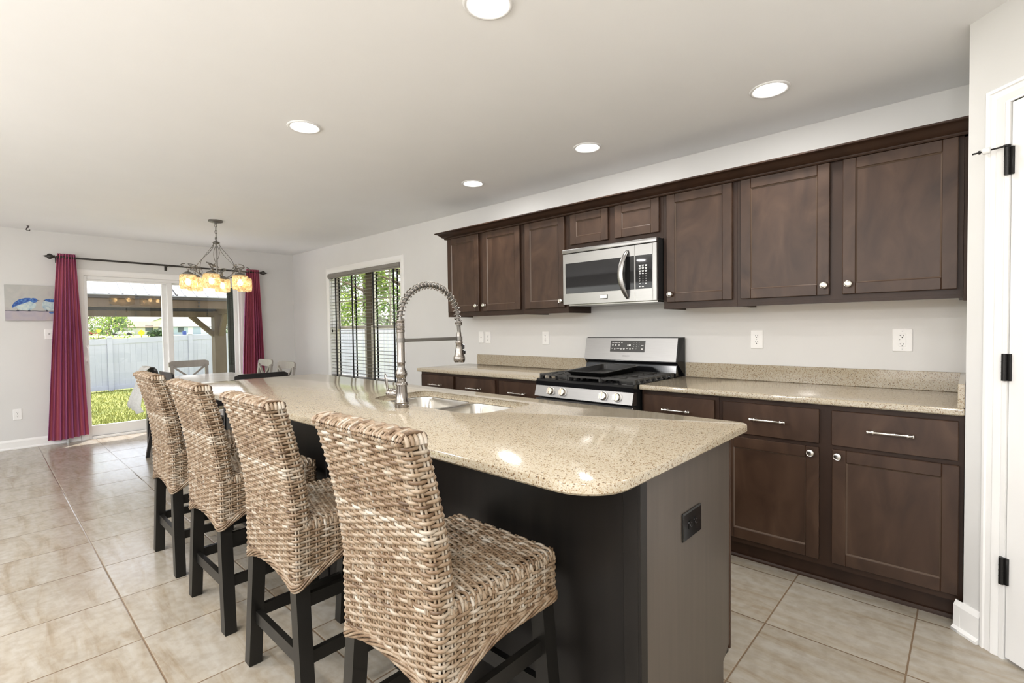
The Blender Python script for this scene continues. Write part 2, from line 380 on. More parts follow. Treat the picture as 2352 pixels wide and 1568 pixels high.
def inset2(loop, d):
    n = len(loop); out = []
    for i in range(n):
        k = 1
        while True:
            a = Vector(loop[(i - k) % n]); b = Vector(loop[(i + k) % n]); t = b - a
            if t.length > 1e-7: break
            k += 1
        t.normalize(); out.append((loop[i][0] - t.y * d, loop[i][1] + t.x * d))
    return out
def slab(bm, outer, holes, z0, z1, bev=.004):
    def ring(lp, s):
        prof = [(bev, z1), (bev * .3, z1 - bev * .3), (0, z1 - bev), (0, z0 + bev), (bev, z0)]
        return [[bm.verts.new((*p, z)) for p in inset2(lp, d * s)] for d, z in prof]
    rings = [ring(outer, 1)] + [ring(h, -1) for h in holes]
    for R in rings:
        n = len(R[0])
        for a, b in zip(R, R[1:]):
            for i in range(n): bm.faces.new((a[i], a[(i + 1) % n], b[(i + 1) % n], b[i]))
    for k in (0, -1):
        es = []
        for R in rings:
            n = len(R[k])
            for i in range(n): es.append(bm.edges.get((R[k][i], R[k][(i + 1) % n])))
        bmesh.ops.triangle_fill(bm, use_beauty=True, use_dissolve=False, edges=es)
def poly_y(bm, loop2, y0, y1):   # loop in (x,z) extruded along y
    loft(bm, [[(x, y0, z) for x, z in loop2], [(x, y1, z) for x, z in loop2]])
def poly_x(bm, loop2, x0, x1):   # loop in (y,z) extruded along x
    loft(bm, [[(x0, y, z) for y, z in loop2], [(x1, y, z) for y, z in loop2]])
def text(name, body, size, loc, rot, m, parent, depth=.0006, align='CENTER'):
    cu = bpy.data.curves.new(name, 'FONT'); cu.body = body; cu.size = size; cu.extrude = depth; cu.align_x = align; cu.align_y = 'CENTER'; cu.resolution_u = 2
    t = bpy.data.objects.new(name, cu); C.objects.link(t)
    bpy.context.view_layer.update(); dg = bpy.context.evaluated_depsgraph_get()
    me = bpy.data.meshes.new_from_object(t.evaluated_get(dg)); bpy.data.objects.remove(t)
    bm = BM(); bm.from_mesh(me); bm.transform(Matrix.Translation(loc) @ rot.to_4x4()); bpy.data.meshes.remove(me)
    return obj(name, bm, m, parent)
ROT_FRONT = Matrix.Rotation(PI / 2, 3, 'X')       # text readable from -y
def wobble(bm, amp, sc=3):
    from mathutils import noise as nz
    for v in bm.verts: v.co += nz.noise_vector(v.co * sc) * amp

# ------------------------------------------------------------------ room shell
def wall_holes(axis, pos, thick, a0, a1, z0, z1, holes):
    """wall plane with rectangular holes; axis 'x': plane x=pos (spans y); axis 'y': plane y=pos (spans x)"""
    bm = BM()
    us = sorted({a0, a1, *[h[0] for h in holes], *[h[1] for h in holes]}); vs = sorted({z0, z1, *[h[2] for h in holes], *[h[3] for h in holes]})
    for i in range(len(us) - 1):
        for j in range(len(vs) - 1):
            cu = (us[i] + us[i + 1]) / 2; cv = (vs[j] + vs[j + 1]) / 2
            if any(h[0] < cu < h[1] and h[2] < cv < h[3] for h in holes): continue
            p0, p1 = sorted((pos, pos + thick))
            if axis == 'x': box(bm, p0, p1, us[i], us[i + 1], vs[j], vs[j + 1])
            else: box(bm, us[i], us[i + 1], p0, p1, vs[j], vs[j + 1])
    bmesh.ops.remove_doubles(bm, verts=bm.verts, dist=1e-5)
    return bm
XR, YR = 1.30, -3.6
bm = BM(); box(bm, XF - .15, XR + .15, YR - .15, YB + .15, -.12, 0); struct(obj('floor', bm, 'floor_tile'))
bm = BM(); box(bm, XF - .15, XR + .15, YR - .15, YB + .15, H, H + .15); struct(obj('ceiling', bm, 'ceiling_paint'))
DY0, DY1, DZ = .875, 2.60, 1.955     # sliding door rough opening
struct(obj('wall_left', wall_holes('x', XF, -.15, YR - .15, YB + .15, -.12, H, [(DY0, DY1, 0, DZ)]), 'wall_paint'))
WX0, WX1, WZ0, WZ1 = -6.60, -4.865, .60, 2.065
struct(obj('wall_back', wall_holes('y', YB, .15, XF, .0, -.12, H, [(WX0, WX1, WZ0, WZ1)]), 'wall_paint'))
bm = BM(); box(bm, -.012, .09, 2.70, YB + .15, -.12, H); struct(obj('wall_stub', bm, 'wall_paint'))
# diagonal pantry wall: from (-.012,2.70) running at -45 degrees, with a door opening
DG = sempty('wall_right', (-.012, 2.70, 0), -PI / 4)
s0, s1, dtop = .165, .875, 2.068
Lg = 1.86
MD = DG.matrix_basis
def dbox(bm, a, b, y0, y1, z0, z1, bev=0):   # box in the diagonal wall's own axes
    n0 = len(bm.verts); bm.verts.index_update(); old = set(bm.verts)
    box(bm, a, b, y0, y1, z0, z1, bev)
    for v in bm.verts:
        if v not in old: v.co = MD @ v.co
bm = BM(); dbox(bm, 0, s0, 0, .10, -.12, H); dbox(bm, s1, Lg, 0, .10, -.12, H); dbox(bm, s0, s1, 0, .10, dtop, H)
obj('wall_panel', bm, 'wall_paint', DG)
bm = BM(); box(bm, XR, XR + .15, YR, 1.42, -.12, H); struct(obj('wall_east', bm, 'wall_paint'))
struct(obj('wall_rear', wall_holes('y', YR, -.15, XF, XR, -.12, H, [(-7.2, -4.6, .25, 2.2), (-4.2, -1.6, .25, 2.2), (-1.3, 1.0, .25, 2.2)]), 'wall_paint'))  # unseen openings added in the rear wall to let in more daylight
# baseboards
def baseprof(h=.105, t=.014):
    return [(0, 0), (t + .011, 0), (t + .011, .010), (t + .004, .019), (t, .021), (t, h - .022), (t - .004, h - .012), (t * .45, h - .004), (t * .3, h), (0, h)]
def base_y(name, x, y0, y1, sx):
    bm = BM(); pr = baseprof(); loft(bm, [[(x + sx * o, y0, z) for o, z in pr], [(x + sx * o, y1, z) for o, z in pr]]); struct(obj(name, bm, 'trim_white'))
base_y('baseboard_left', XF, YR, .80, 1)
bm = BM(); pr = baseprof(); loft(bm, [[(XF, YB - o, z) for o, z in pr], [(-3.70, YB - o, z) for o, z in pr]]); struct(obj('baseboard_back', bm, 'trim_white'))
bm = BM(); pr = baseprof(.125); loft(bm, [[(-.028 - o * .02, -o, z) for o, z in pr], [(.078, -o, z) for o, z in pr]])
loft(bm, [[(-.028, y, z) for y, z in [(0, 0), (-.025, 0), (-.025, .012), (-.016, .022), (-.014, .105), (-.005, .125), (0, .125)]], [(0.0, y, z) for y, z in [(0, 0), (-.025, 0), (-.025, .012), (-.016, .022), (-.014, .105), (-.005, .125), (0, .125)]]])
for v in bm.verts: v.co = MD @ v.co
struct(obj('baseboard_right', bm, 'trim_white'))

# pantry door and casing (setting)
PD = sempty('door_2', tuple(MD @ Vector((s0, 0, 0))), -PI / 4)
cas = [(0, 0), (.0, -.011), (.006, -.017), (.016, -.018), (.020, -.013), (.040, -.012), (.046, -.016), (.056, -.013), (.062, -.008), (.066, -.007), (.07, 0)]
bm = BM()
c0, c1, ct = s0 - .086, s1 + .086, dtop + .070
loops = []
for (sx, bx, zz) in (('l', c0, 0), ('l', c0, ct), ('r', c1, ct), ('r', c1, 0)):
    lp = []
    for (o, d) in cas:
        x = bx + o if sx == 'l' else bx - o
        z = zz - (o if zz else 0)
        lp.append(MD @ Vector((x, d, z)))
    loops.append(lp)
loft(bm, loops)
obj('casing', bm, 'trim_white', PD, 35)
bm = BM(); dbox(bm, s0 - .016, s0, -.008, .10, 0, dtop); dbox(bm, s1, s1 + .016, -.008, .10, 0, dtop); dbox(bm, s0 - .016, s1 + .016, -.008, .10, dtop, dtop + .016)
obj('jamb', bm, 'trim_white', PD)
bm = BM(); dbox(bm, s0 + .004, s1 - .003, -.004, .031, .012, dtop - .004, .0015)
slabo = obj('door_slab', bm, 'door_white', PD)
for zc in (1.853, 1.099, .338):
    bm = BM()
    dbox(bm, s0 - .014, s0 + .016, -.013, -.004, zc - .05, zc + .05, .001)
    lathe(bm, [(.0085, -.05), (.0085, .05)], tuple(MD @ Vector((s0 - .001, -.016, zc))), 12)
    for k in (-1, 0, 1):
        lathe(bm, [(.0091, -.001), (.0091, .001)], tuple(MD @ Vector((s0 - .001, -.016, zc + k * .02))), 12)
    obj('hinge', bm, 'hinge_black', PD, 40)
# hinge-pin door stop on the top hinge
hs = thing('hinge_door_stop', 'small black hinge pin door stop with white rubber bumper on the top pantry hinge', 'door stop', tuple(MD @ Vector((s0, -.02, 1.91))), 0)
bm = BM(); a = MD @ Vector((s0, -.018, 1.908)); b = MD @ Vector((s0 - .075, -.075, 1.902)); tube(bm, [a, b], .0032, 8)
lathe(bm, [(.011, 0), (.011, .006)], tuple(MD @ Vector((s0, -.018, 1.905))), 12); d = (b - a).normalized()
lathe(bm, [(.007, 0), (.007, .006)], tuple(a + (b - a) * .75), 10, d)
obj('rod', bm, 'hinge_black', hs, 40)
bm = BM(); lathe(bm, [(.006, 0), (.0115, .002), (.0125, .022), (.006, .025)], tuple(a + (b - a) * .45), 14, d); obj('bumper', bm, 'ring_white', hs, 40)

# ------------------------------------------------------------------ sliding glass door (setting)
D1 = sempty('door_1', (XF, (DY0 + DY1) / 2, 0))
bm = BM()   # interior casing
pr = [(0, 0), (0, .012), (.012, .018), (.05, .015), (.07, .010), (.075, 0)]
loops = []
for (by, zz, sg) in ((DY0 - .070, 0, 1), (DY0 - .070, DZ + .078, 1), (DY1 + .070, DZ + .078, -1), (DY1 + .070, 0, -1)):
    loops.append([(XF + d, by + sg * o, zz - (o if zz else 0)) for o, d in pr])
loft(bm, loops); obj('casing', bm, 'trim_white', D1, 35)
bm = BM()
box(bm, XF - .15, XF + .006, DY0, DY0 + .03, 0, DZ, .003); box(bm, XF - .15, XF + .006, DY1 - .03, DY1, 0, DZ, .003)
box(bm, XF - .15, XF + .006, DY0 + .0302, DY1 - .0302, DZ - .035, DZ, .003); box(bm, XF - .15, XF + .03, DY0 + .0302, DY1 - .0302, 0, .030, .003)
box(bm, XF - .05, XF - .045, DY0 + .03, DY1 - .03, .03, .045)
obj('door_frame', bm, 'vinyl_white', D1)
def sash(name, y0, y1, x0, x1, z0, z1, wl, wr, wt, wb, m, parent, glassx):
    bm = BM(); box(bm, x0, x1, y0, y0 + wl, z0, z1, .003); box(bm, x0, x1, y1 - wr, y1, z0, z1, .003)
    box(bm, x0, x1, y0 + wl, y1 - wr, z1 - wt, z1, .003); box(bm, x0, x1, y0 + wl, y1 - wr, z0, z0 + wb, .003)
    s = obj(name, bm, m, parent)
    bm = BM(); box(bm, glassx - .002, glassx + .002, y0 + wl - .004, y1 - wr + .004, z0 + wb - .004, z1 - wt + .004); obj('glass_pane', bm, 'pane', s)
    return s
MIDY = 1.713
s_l = sash('sliding_panel', DY0 + .008, MIDY + .055, XF - .040, XF - .004, .032, DZ - .034, .020, .058, .022, .125, 'vinyl_white', D1, XF - .022)
s_r = sash('fixed_panel', MIDY - .055, DY1 - .03, XF - .090, XF - .052, .032, DZ - .034, .058, .040, .022, .125, 'vinyl_white', D1, XF - .071)
bm = BM()
for (y0, y1) in ((2.455, 2.535),): box(bm, XF - .125, XF - .10, y0, y1, .04, DZ - .035, .003)
for y in (2.475, 2.515): box(bm, XF - .10, XF - .094, y - .006, y + .006, .04, DZ - .035)
obj('screen_stile', bm, 'screen_frame', D1)
bm = BM()
tube(bm, [(XF + .008, .884, .925), (XF + .04, .884, .93), (XF + .052, .888, .965), (XF + .052, .888, 1.07), (XF + .04, .884, 1.10), (XF, .884, 1.105)], .008, 8)
box(bm, XF + .0065, XF + .012, .874, .900, .90, 1.13, .002); obj('door_handle', bm, 'vinyl_white', s_l, 40)

# ------------------------------------------------------------------ window on the back wall (setting)
W1 = sempty('window_1', ((WX0 + WX1) / 2, YB, WZ0))
bm = BM(); pr = [(0, 0), (0, -.010), (.01, -.016), (.045, -.014), (.062, -.008), (.07, 0)]; loops = []
for (bx, zz, sg) in ((WX0 - .066, WZ0 - .066, 1), (WX0 - .066, WZ1 + .066, 1), (WX1 + .066, WZ1 + .066, -1), (WX1 + .066, WZ0 - .066, -1)):
    loops.append([(bx + sg * o, YB + d, zz + (o if zz < 1 else -o)) for o, d in pr])
loops.append(loops[0]); loft(bm, loops, True, False, False); bmesh.ops.remove_doubles(bm, verts=bm.verts, dist=1e-5); obj('casing', bm, 'trim_white', W1, 35)
bm = BM(); box(bm, WX0, WX0 + .012, YB - .004, YB + .15, WZ0, WZ1); box(bm, WX1 - .012, WX1, YB - .004, YB + .15, WZ0, WZ1)
box(bm, WX0 + .0122, WX1 - .0122, YB - .004, YB + .15, WZ1 - .012, WZ1); box(bm, WX0 + .0122, WX1 - .0122, YB - .004, YB + .15, WZ0, WZ0 + .012); obj('window_frame', bm, 'trim_white', W1)
wm = (WX0 + WX1) / 2
bm = BM(); box(bm, wm - .055, wm + .055, YB + .085, YB + .15, WZ0, WZ1, .004); obj('mullion', bm, 'mullion_shade', W1)
ZM = 1.30
for (a, b) in ((WX0 + .012, wm - .055), (wm + .055, WX1 - .012)):
    for (z0, z1, yy) in ((ZM - .02, WZ1 - .012, YB + .125), (WZ0 + .012, ZM + .025, YB + .10)):
        bm = BM(); fwid = .042
        box(bm, a, a + fwid, yy - .015, yy + .015, z0, z1, .003); box(bm, b - fwid, b, yy - .015, yy + .015, z0, z1, .003)
        box(bm, a + fwid, b - fwid, yy - .015, yy + .015, z0, z0 + fwid, .003); box(bm, a + fwid, b - fwid, yy - .015, yy + .015, z1 - fwid, z1, .003)
        s = obj('window_sash', bm, 'sash_tan', W1)
        bm = BM(); box(bm, a + fwid - .003, b - fwid + .003, yy - .002, yy + .002, z0 + fwid - .003, z1 - fwid + .003); obj('pane', bm, 'pane', s)
        if z1 > 2:
            bm = BM(); zc = (z0 + z1) / 2; xc = (a + b) / 2
            box(bm, a + fwid, b - fwid, yy - .009, yy + .009, zc - .009, zc + .009); box(bm, xc - .009, xc + .009, yy - .0085, yy + .0085, z0 + fwid, z1 - fwid); obj('muntin_bars', bm, 'sash_tan', s)

# window blind
BL = thing('window_blind', 'taupe horizontal slat blind with black cloth tapes in the dining window', 'blind', (wm, YB, WZ1))
bx0, bx1 = WX0 + .018, WX1 - .018
bm = BM(); poly_x(bm, [(YB - .022, 1.985), (YB - .022, 2.0), (YB - .030, 2.006), (YB - .030, 2.030), (YB - .022, 2.036), (YB - .022, 2.050), (YB - .008, 2.050), (YB - .008, 1.985)], bx0 - .005, bx1 + .005)
box(bm, bx0, bx0 + .012, YB - .02, YB + .05, 1.985, 2.05); box(bm, bx1 - .012, bx1, YB - .02, YB + .05, 1.985, 2.05); box(bm, bx0, bx1, YB + .0, YB + .055, 2.0, 2.05); obj('valance', bm, 'blind_slat', BL)
bm = BM(); nsl = 31
for k in range(nsl):
    z = 1.965 - k * (1.965 - .655) / (nsl - 1)
    rows = [(YB + .003, z - .001), (YB + .027, z + .0022), (YB + .051, z - .001)]
    lo = [(y, q - .0028) for y, q in reversed(rows)]; poly_x(bm, rows + lo, bx0, bx1)
obj('slats', bm, 'blind_slat', BL)
bm = BM(); box(bm, bx0, bx1, YB + .003, YB + .051, .618, .640, .003); obj('bottom_rail', bm, 'blind_slat', BL)
for x in (-6.42, -5.98, -5.47, -5.02):
    for yy in (YB + .0005, YB + .0535):
        bm = BM(); box(bm, x - .017, x + .017, yy - .0006, yy + .0006, .63, 1.99); obj('ladder_tape', bm, 'tape_black', BL)
bm = BM(); tube(bm, [(-6.52, YB - .004, 1.99), (-6.52, YB - .004, 1.27)], .0015, 5); lathe(bm, [(.003, 0), (.008, -.012), (.009, -.035), (.002, -.04)], (-6.52, YB - .004, 1.28), 8); obj('tilt_cord', bm, 'tape_black', BL)

# ------------------------------------------------------------------ cabinets
YU = 3.061; YBF = 2.756
def shaker(x0, x1, z0, z1, yf, fr=.056):
    bm = BM(); t = .019; b = .0026
    box(bm, x0, x0 + fr, yf - t, yf, z0, z1, b); box(bm, x1 - fr, x1, yf - t, yf, z0, z1, b)
    box(bm, x0 + fr, x1 - fr, yf - t, yf, z1 - fr, z1, b); box(bm, x0 + fr, x1 - fr, yf - t, yf, z0, z0 + fr, b)
    box(bm, x0 + fr - .002, x1 - fr + .002, yf - t + .0085, yf, z0 + fr - .002, z1 - fr + .002)
    a0, a1, c0, c1 = x0 + fr, x1 - fr, z0 + fr, z1 - fr; e = .0055; yo_, yi_ = yf - t + .0015, yf - t + .0083
    v = [bm.verts.new(p) for p in ((a0, yo_, c0), (a1, yo_, c0), (a1, yo_, c1), (a0, yo_, c1), (a0 + e, yi_, c0 + e), (a1 - e, yi_, c0 + e), (a1 - e, yi_, c1 - e), (a0 + e, yi_, c1 - e), (a0, yi_, c0), (a1, yi_, c0), (a1, yi_, c1), (a0, yi_, c1))]
    for i in range(4):
        j = (i + 1) % 4; bm.faces.new((v[i], v[j], v[4 + j], v[4 + i])).material_index = 1; bm.faces.new((v[4 + i], v[4 + j], v[8 + j], v[8 + i])); bm.faces.new((v[8 + i], v[8 + j], v[j], v[i]))
    return bm
def knob(parent, x, z, yf):
    bm = BM(); lathe(bm, [(.010, 0), (.0085, .002), (.0055, .005), (.0052, .013), (.013, .0165), (.0172, .0185), (.0178, .022), (.0165, .0255), (.0150, .0250), (.0135, .0262), (.004, .0268)], (x, yf, z), 20, (0, -1, 0)); obj('knob', bm, 'nickel', parent, 50)
def pull(parent, x, z, yf, w=.168):
    bm = BM(); y = yf - .026
    lathe(bm, [(.0075, -w / 2), (.0085, -w / 2 + .002), (.0085, -w / 2 + .005), (.0055, -w / 2 + .008), (.0055, -w / 2 + .018), (.0085, -w / 2 + .021), (.0085, -w / 2 + .025), (.0052, -w / 2 + .028),
               (.0052, w / 2 - .028), (.0085, w / 2 - .025), (.0085, w / 2 - .021), (.0055, w / 2 - .018), (.0055, w / 2 - .008), (.0085, w / 2 - .005), (.0085, w / 2 - .002), (.0075, w / 2)], (x, y, z), 12, (1, 0, 0))
    for s in (-1, 1): lathe(bm, [(.0095, 0), (.0085, .003), (.0055, .007), (.0055, .026)], (x + s * (w / 2 - .023), yf, z), 12, (0, -1, 0))
    obj('pull_handle', bm, 'nickel', parent, 50)
def wall_cabinet(label, x0, x1, z0, z1, doors):
    t = thing('wall_cabinet', label, 'cabinet', ((x0 + x1) / 2, YB, z0), 0, 'dark wall cabinets above the counter')
    bm = BM(); g = .0008
    box(bm, x0 + g, x1 - g, YU, YB - .002, z0 + .018, z1)
    box(bm, x0 + g, x1 - g, YU, YU + .019, z0, z0 + .0178); box(bm, x0 + g, x0 + .016, YU + .0192, YB - .002, z0, z0 + .0178); box(bm, x1 - .016, x1 - g, YU + .0192, YB - .002, z0, z0 + .0178)
    obj('cabinet_body', bm, 'espresso_frame', t)
    bm = BM(); box(bm, x0 + .0162, x1 - .0162, YU + .0194, YB - .003, z0 + .010, z0 + .0176); obj('underside_panel', bm, 'light_wood', t)
    for (a, b, c, d, kx) in doors:
        dr = obj('cabinet_door', shaker(a, b, c, d, YU - .001), ('espresso', 'door_bead'), t)
        if kx is not None: knob(dr, kx, 1.471, YU - .020)
    return t
ZU0, ZU1 = 1.378, 2.135
wall_cabinet('tall two door wall cabinet at the far left end above the three drawers', -3.660, -2.697, ZU0, ZU1, [(-3.640, -3.216, 1.420, 2.108, -3.240), (-3.162, -2.724, 1.420, 2.108, -3.138)])
wall_cabinet('single door wall cabinet just left of the microwave', -2.697, -2.243, ZU0, ZU1, [(-2.666, -2.268, 1.420, 2.108, -2.293)])
wall_cabinet('short two door wall cabinet directly above the microwave', -2.243, -1.475, 1.842, ZU1, [(-2.212, -1.885, 1.883, 2.108, None), (-1.830, -1.500, 1.883, 2.108, None)])
wall_cabinet('single door wall cabinet just right of the microwave', -1.475, -1.014, ZU0, ZU1, [(-1.447, -1.038, 1.420, 2.108, -1.418)])
wall_cabinet('wide two door wall cabinet at the right end by the pantry wall', -1.014, -.026, ZU0, ZU1, [(-.990, -.546, 1.420, 2.108, -.568), (-.488, -.046, 1.420, 2.108, -.461)])
# crown moulding and filler
cr = thing('crown_moulding', 'dark crown moulding running along the top of the wall cabinets', 'moulding', (-1.85, YU, ZU1))
bm = BM(); prof = [(0, 2.108), (.006, 2.108), (.010, 2.114), (.010, 2.120), (.022, 2.124), (.036, 2.138), (.050, 2.150), (.060, 2.156), (.070, 2.157), (.074, 2.160), (.074, 2.168), (0, 2.168)]
xl = -3.660
loft(bm, [[(xl - o, YB - .002, z) for o, z in prof], [(xl - o, YU - .0215 - o, z) for o, z in prof], [(-.0135, YU - .0215 - o, z) for o, z in prof]])
obj('crown_profile', bm, 'espresso_frame', cr, 30)
bm = BM(); box(bm, xl, -.0135, YU - .02, YB - .003, 2.136, 2.166); obj('top_board', bm, 'espresso_frame', cr)
bm = BM(); box(bm, -.0255, -.0135, YU, YU + .02, ZU0 - .012, ZU1 - .03); tag(obj('cabinet_filler_strip', bm, 'espresso_frame'), 'narrow dark filler strip between the last wall cabinet and pantry wall', 'filler strip')

def base_cabinet(label, x0, x1, fronts, end_left=False):
    t = thing('base_cabinet', label, 'cabinet', ((x0 + x1) / 2, YB, 0), 0, 'dark base cabinets along the wall')
    bm = BM(); g = .0008
    box(bm, x0 + g, x1 - g, YBF, YB - .003, .098, .883); obj('cabinet_body', bm, 'espresso_frame', t)
    bm = BM(); box(bm, x0 + g, x1 - g, YBF + .055, YBF + .10, 0.0, .098)
    lathe
    q = [(YBF + .055, 0), (YBF + .037, 0), (YBF + .038, .008), (YBF + .045, .016), (YBF + .055, .019)]
    poly_x(bm, q, x0 + g, x1 - g); obj('toe_kick', bm, 'espresso_frame', t)
    for f in fronts:
        if f[0] == 'drawer':
            _, a, b, c, d, hx = f
            bm = BM(); box(bm, a, b, YBF - .020, YBF - .001, c, d, .002); dr = obj('drawer_front', bm, 'espresso', t); pull(dr, hx, .778, YBF - .020)
        else:
            _, a, b, c, d, kx = f
            dr = obj('cabinet_door', shaker(a, b, c, d, YBF - .001), ('espresso', 'door_bead'), t); knob(dr, kx, .646, YBF - .020)
    return t
base_cabinet('two drawer base cabinet at the far left end of the counter', -3.690, -2.705, [('drawer', -3.668, -3.228, .715, .860, -3.45), ('drawer', -3.183, -2.727, .715, .860, -2.955), ('door', -3.668, -3.228, .128, .672, -3.26), ('door', -3.183, -2.727, .128, .672, -3.155)])
base_cabinet('single drawer base cabinet left of the gas range', -2.705, -2.247, [('drawer', -2.680, -2.270, .690, .860, -2.475), ('door', -2.680, -2.270, .128, .672, -2.30)])
base_cabinet('single drawer base cabinet right of the gas range', -1.472, -1.007, [('drawer', -1.452, -1.030, .693, .857, -1.241), ('door', -1.452, -1.030, .128, .672, -1.06)])
base_cabinet('wide two door base cabinet beside the pantry wall', -1.007, -.0135, [('drawer', -.983, -.531, .693, .857, -.756), ('drawer', -.479, -.032, .693, .857, -.256), ('door', -.983, -.531, .128, .673, -.563), ('door', -.477, -.028, .128, .673, -.452)])
# countertops
YC = 2.718
def counter(label, x0, x1, bs0, bs1, side, r):
    t = thing('countertop', label, 'countertop', ((x0 + x1) / 2, YB, .884))
    bm = BM(); slab(bm, rrect(x0, x1, YC, YB - .0035, r, 6), [], .884, .914, .005); obj('counter_slab', bm, 'granite', t, 40)
    bm = BM(); box(bm, bs0, bs1, YB - .022, YB - .0025, .9145, 1.014, .002); obj('backsplash', bm, 'granite', t)
    if side:
        bm = BM(); box(bm, -.036, -.0135, YC + .008, YB - .0235, .9145, 1.014, .002); obj('side_splash', bm, 'granite', t)
counter('short speckled granite countertop left of the gas range', -3.722, -2.245, -3.572, -2.24, False, [.006, .006, .006, .02])
counter('speckled granite countertop right of the range ending at the pantry wall', -1.473, -.0135, -1.455, -.0135, True, .005)

# ------------------------------------------------------------------ gas range
RG = thing('gas_range', 'stainless steel gas range with black cooktop and four front knobs', 'range', (-1.86, 3.0, 0))
rx0, rx1 = -2.240, -1.479
bm = BM(); box(bm, rx0 + .004, rx1 - .004, 2.70, 3.345, .03, .868); 
for x in (rx0 + .05, rx1 - .05):
    for y in (2.76, 3.28): lathe(bm, [(.015, 0), (.015, .035)], (x, y, 0), 10)
obj('range_body', bm, 'black_plastic_matte', RG)
bm = BM(); poly_x(bm, [(2.663, .868), (2.663, .897), (2.672, .910), (2.690, .914), (3.25, .914), (3.25, .868)], rx0, rx1); obj('cooktop', bm, 'black_enamel', RG)
bm = BM(); poly_x(bm, [(2.663, .867), (2.642, .795), (2.655, .790), (2.70, .790), (2.70, .867)], rx0, rx1); cp = obj('control_panel', bm, 'stainless', RG)
bm = BM(); box(bm, rx0 + .003, rx1 - .003, 2.652, 2.699, .17, .780, .004); dr = obj('oven_door', bm, 'stainless', RG)
bm = BM(); box(bm, rx0 + .12, rx1 - .12, 2.648, 2.653, .30, .62, .002); obj('oven_window', bm, 'glass_black', dr)
for k in range(5): bm = BM(); box(bm, rx0 + .10 + k * .12, rx0 + .16 + k * .12, 2.6515, 2.6525, .752, .760); obj('door_vent', bm, 'slot_dark', dr)
bm = BM(); tube(bm, [(rx0 + .035, 2.61, .725), (rx1 - .035, 2.61, .725)], .0115, 12)
for x in (rx0 + .06, rx1 - .06): box(bm, x - .011, x + .011, 2.61, 2.653, .715, .735, .002)
obj('door_handle', bm, 'stainless_side', dr, 40)
bm = BM(); box(bm, rx0 + .003, rx1 - .003, 2.655, 2.699, .03, .163, .004); obj('storage_drawer', bm, 'stainless', RG)
ny = Vector((0, -1, .29)).normalized()
for x in (-2.098, -1.998, -1.680, -1.582):
    c = Vector((x, 2.653, .832)); bm = BM()
    lathe(bm, [(.0285, 0), (.0285, .005), (.0265, .008)], c, 24, ny); bz = obj('control_knob', bm, 'ring_white', RG, 40)
    bm = BM(); lathe(bm, [(.0255, .008), (.0245, .022), (.022, .027), (.004, .028)], c, 24, ny); ax = Vector((0, .28, .96)).normalized()
    beam(bm, c + ny * .032 - ax * .024, c + ny * .032 + ax * .024, .011, .014, ny, .002); obj('knob_grip', bm, 'knob_steel', bz, 40)
    bm = BM(); cc = c + Vector((-.034, 0, 0)); beam(bm, cc + ny * .001 - ax * .016, cc + ny * .001 + ax * .016, .012, .002, ny); obj('knob_marking', bm, 'white_print', bz)
# grates
def grate(x0, x1):
    bm = BM(); y0, y1 = 2.70, 3.225; zt = .944
    for y in (y0, y1): beam(bm, (x0, y, zt - .006), (x1, y, zt - .006), .012, .012)
    for x in (x0, x1): beam(bm, (x, y0, zt - .006), (x, y1, zt - .006), .012, .012)
    nb = 7
    for k in range(nb):
        y = y0 + (y1 - y0) * (k + .5) / nb
        for (xa, s) in ((x0, 1), (x1, -1)):
            beam(bm, (xa - s * .012, y, .916), (xa, y, zt - .004), .020, .012)
            ln = .075 if k % 3 != 1 else .11
            beam(bm, (xa, y, zt - .006), (xa + s * ln, y, zt - .006), .011, .012)
    xm = (x0 + x1) / 2; beam(bm, (xm, y0, zt - .006), (xm, y1, zt - .006), .012, .012)
    beam(bm, (x0, (y0 + y1) / 2, zt - .006), (x1, (y0 + y1) / 2, zt - .006), .012, .012)
    for x in (x0, x1):
        for y in (y0, y1): beam(bm, (x, y, .9145), (x, y, zt), .014, .014, (0, 1, 0))
    obj('grate', bm, 'cast_iron', RG)
grate(-2.225, -1.992); grate(-1.984, -1.738); grate(-1.730, -1.494)
for (x, y, r) in ((-2.11, 2.83, .045), (-2.11, 3.09, .035), (-1.86, 2.96, .04), (-1.61, 2.83, .045), (-1.61, 3.09, .035)):
    bm = BM(); lathe(bm, [(r + .012, .914), (r + .010, .920), (r, .922), (r, .929), (r * .9, .932)], (x, y, 0), 24); obj('burner', bm, 'cast_iron', RG, 40)
# backguard
bm = BM(); poly_x(bm, [(3.245, .914), (3.255, .990), (3.275, .990), (3.275, 1.012), (3.345, 1.012), (3.345, .914)], rx0 + .022, rx1 - .002); obj('backguard_base', bm, 'black_enamel', RG)
bm = BM()
hexa(bm, [(rx0 + .003, 3.262, 1.012), (rx1, 3.262, 1.012), (rx1 + .022, 3.343, .916), (rx0 + .03, 3.343, .916), (rx0 + .003, 3.300, 1.187), (rx1, 3.300, 1.187), (rx1 + .022, 3.343, 1.187), (rx0 + .03, 3.343, 1.187)])
bgd = obj('backguard', bm, 'black_enamel', RG)
sl = (3.300 - 3.262) / (1.187 - 1.012)
def bgp(x, z, o=0): return (x, 3.262 + (z - 1.012) * sl - .0035 - o, z)
bm = BM()
def slant(bm, xa, xb, za, zb, d0, d1):
    hexa(bm, [bgp(xa, za, d1), bgp(xb, za, d1), bgp(xb, za, d0), bgp(xa, za, d0), bgp(xa, zb, d1), bgp(xb, zb, d1), bgp(xb, zb, d0), bgp(xa, zb, d0)])
slant(bm, rx0, rx1 - .006, 1.018, 1.182, -.003, .003); obj('backguard_face', bm, 'stainless', bgd)
bm = BM(); slant(bm, -2.014, -1.727, 1.079, 1.162, .003, .0045); disp = obj("display_panel", bm, "panel_gray", RG)
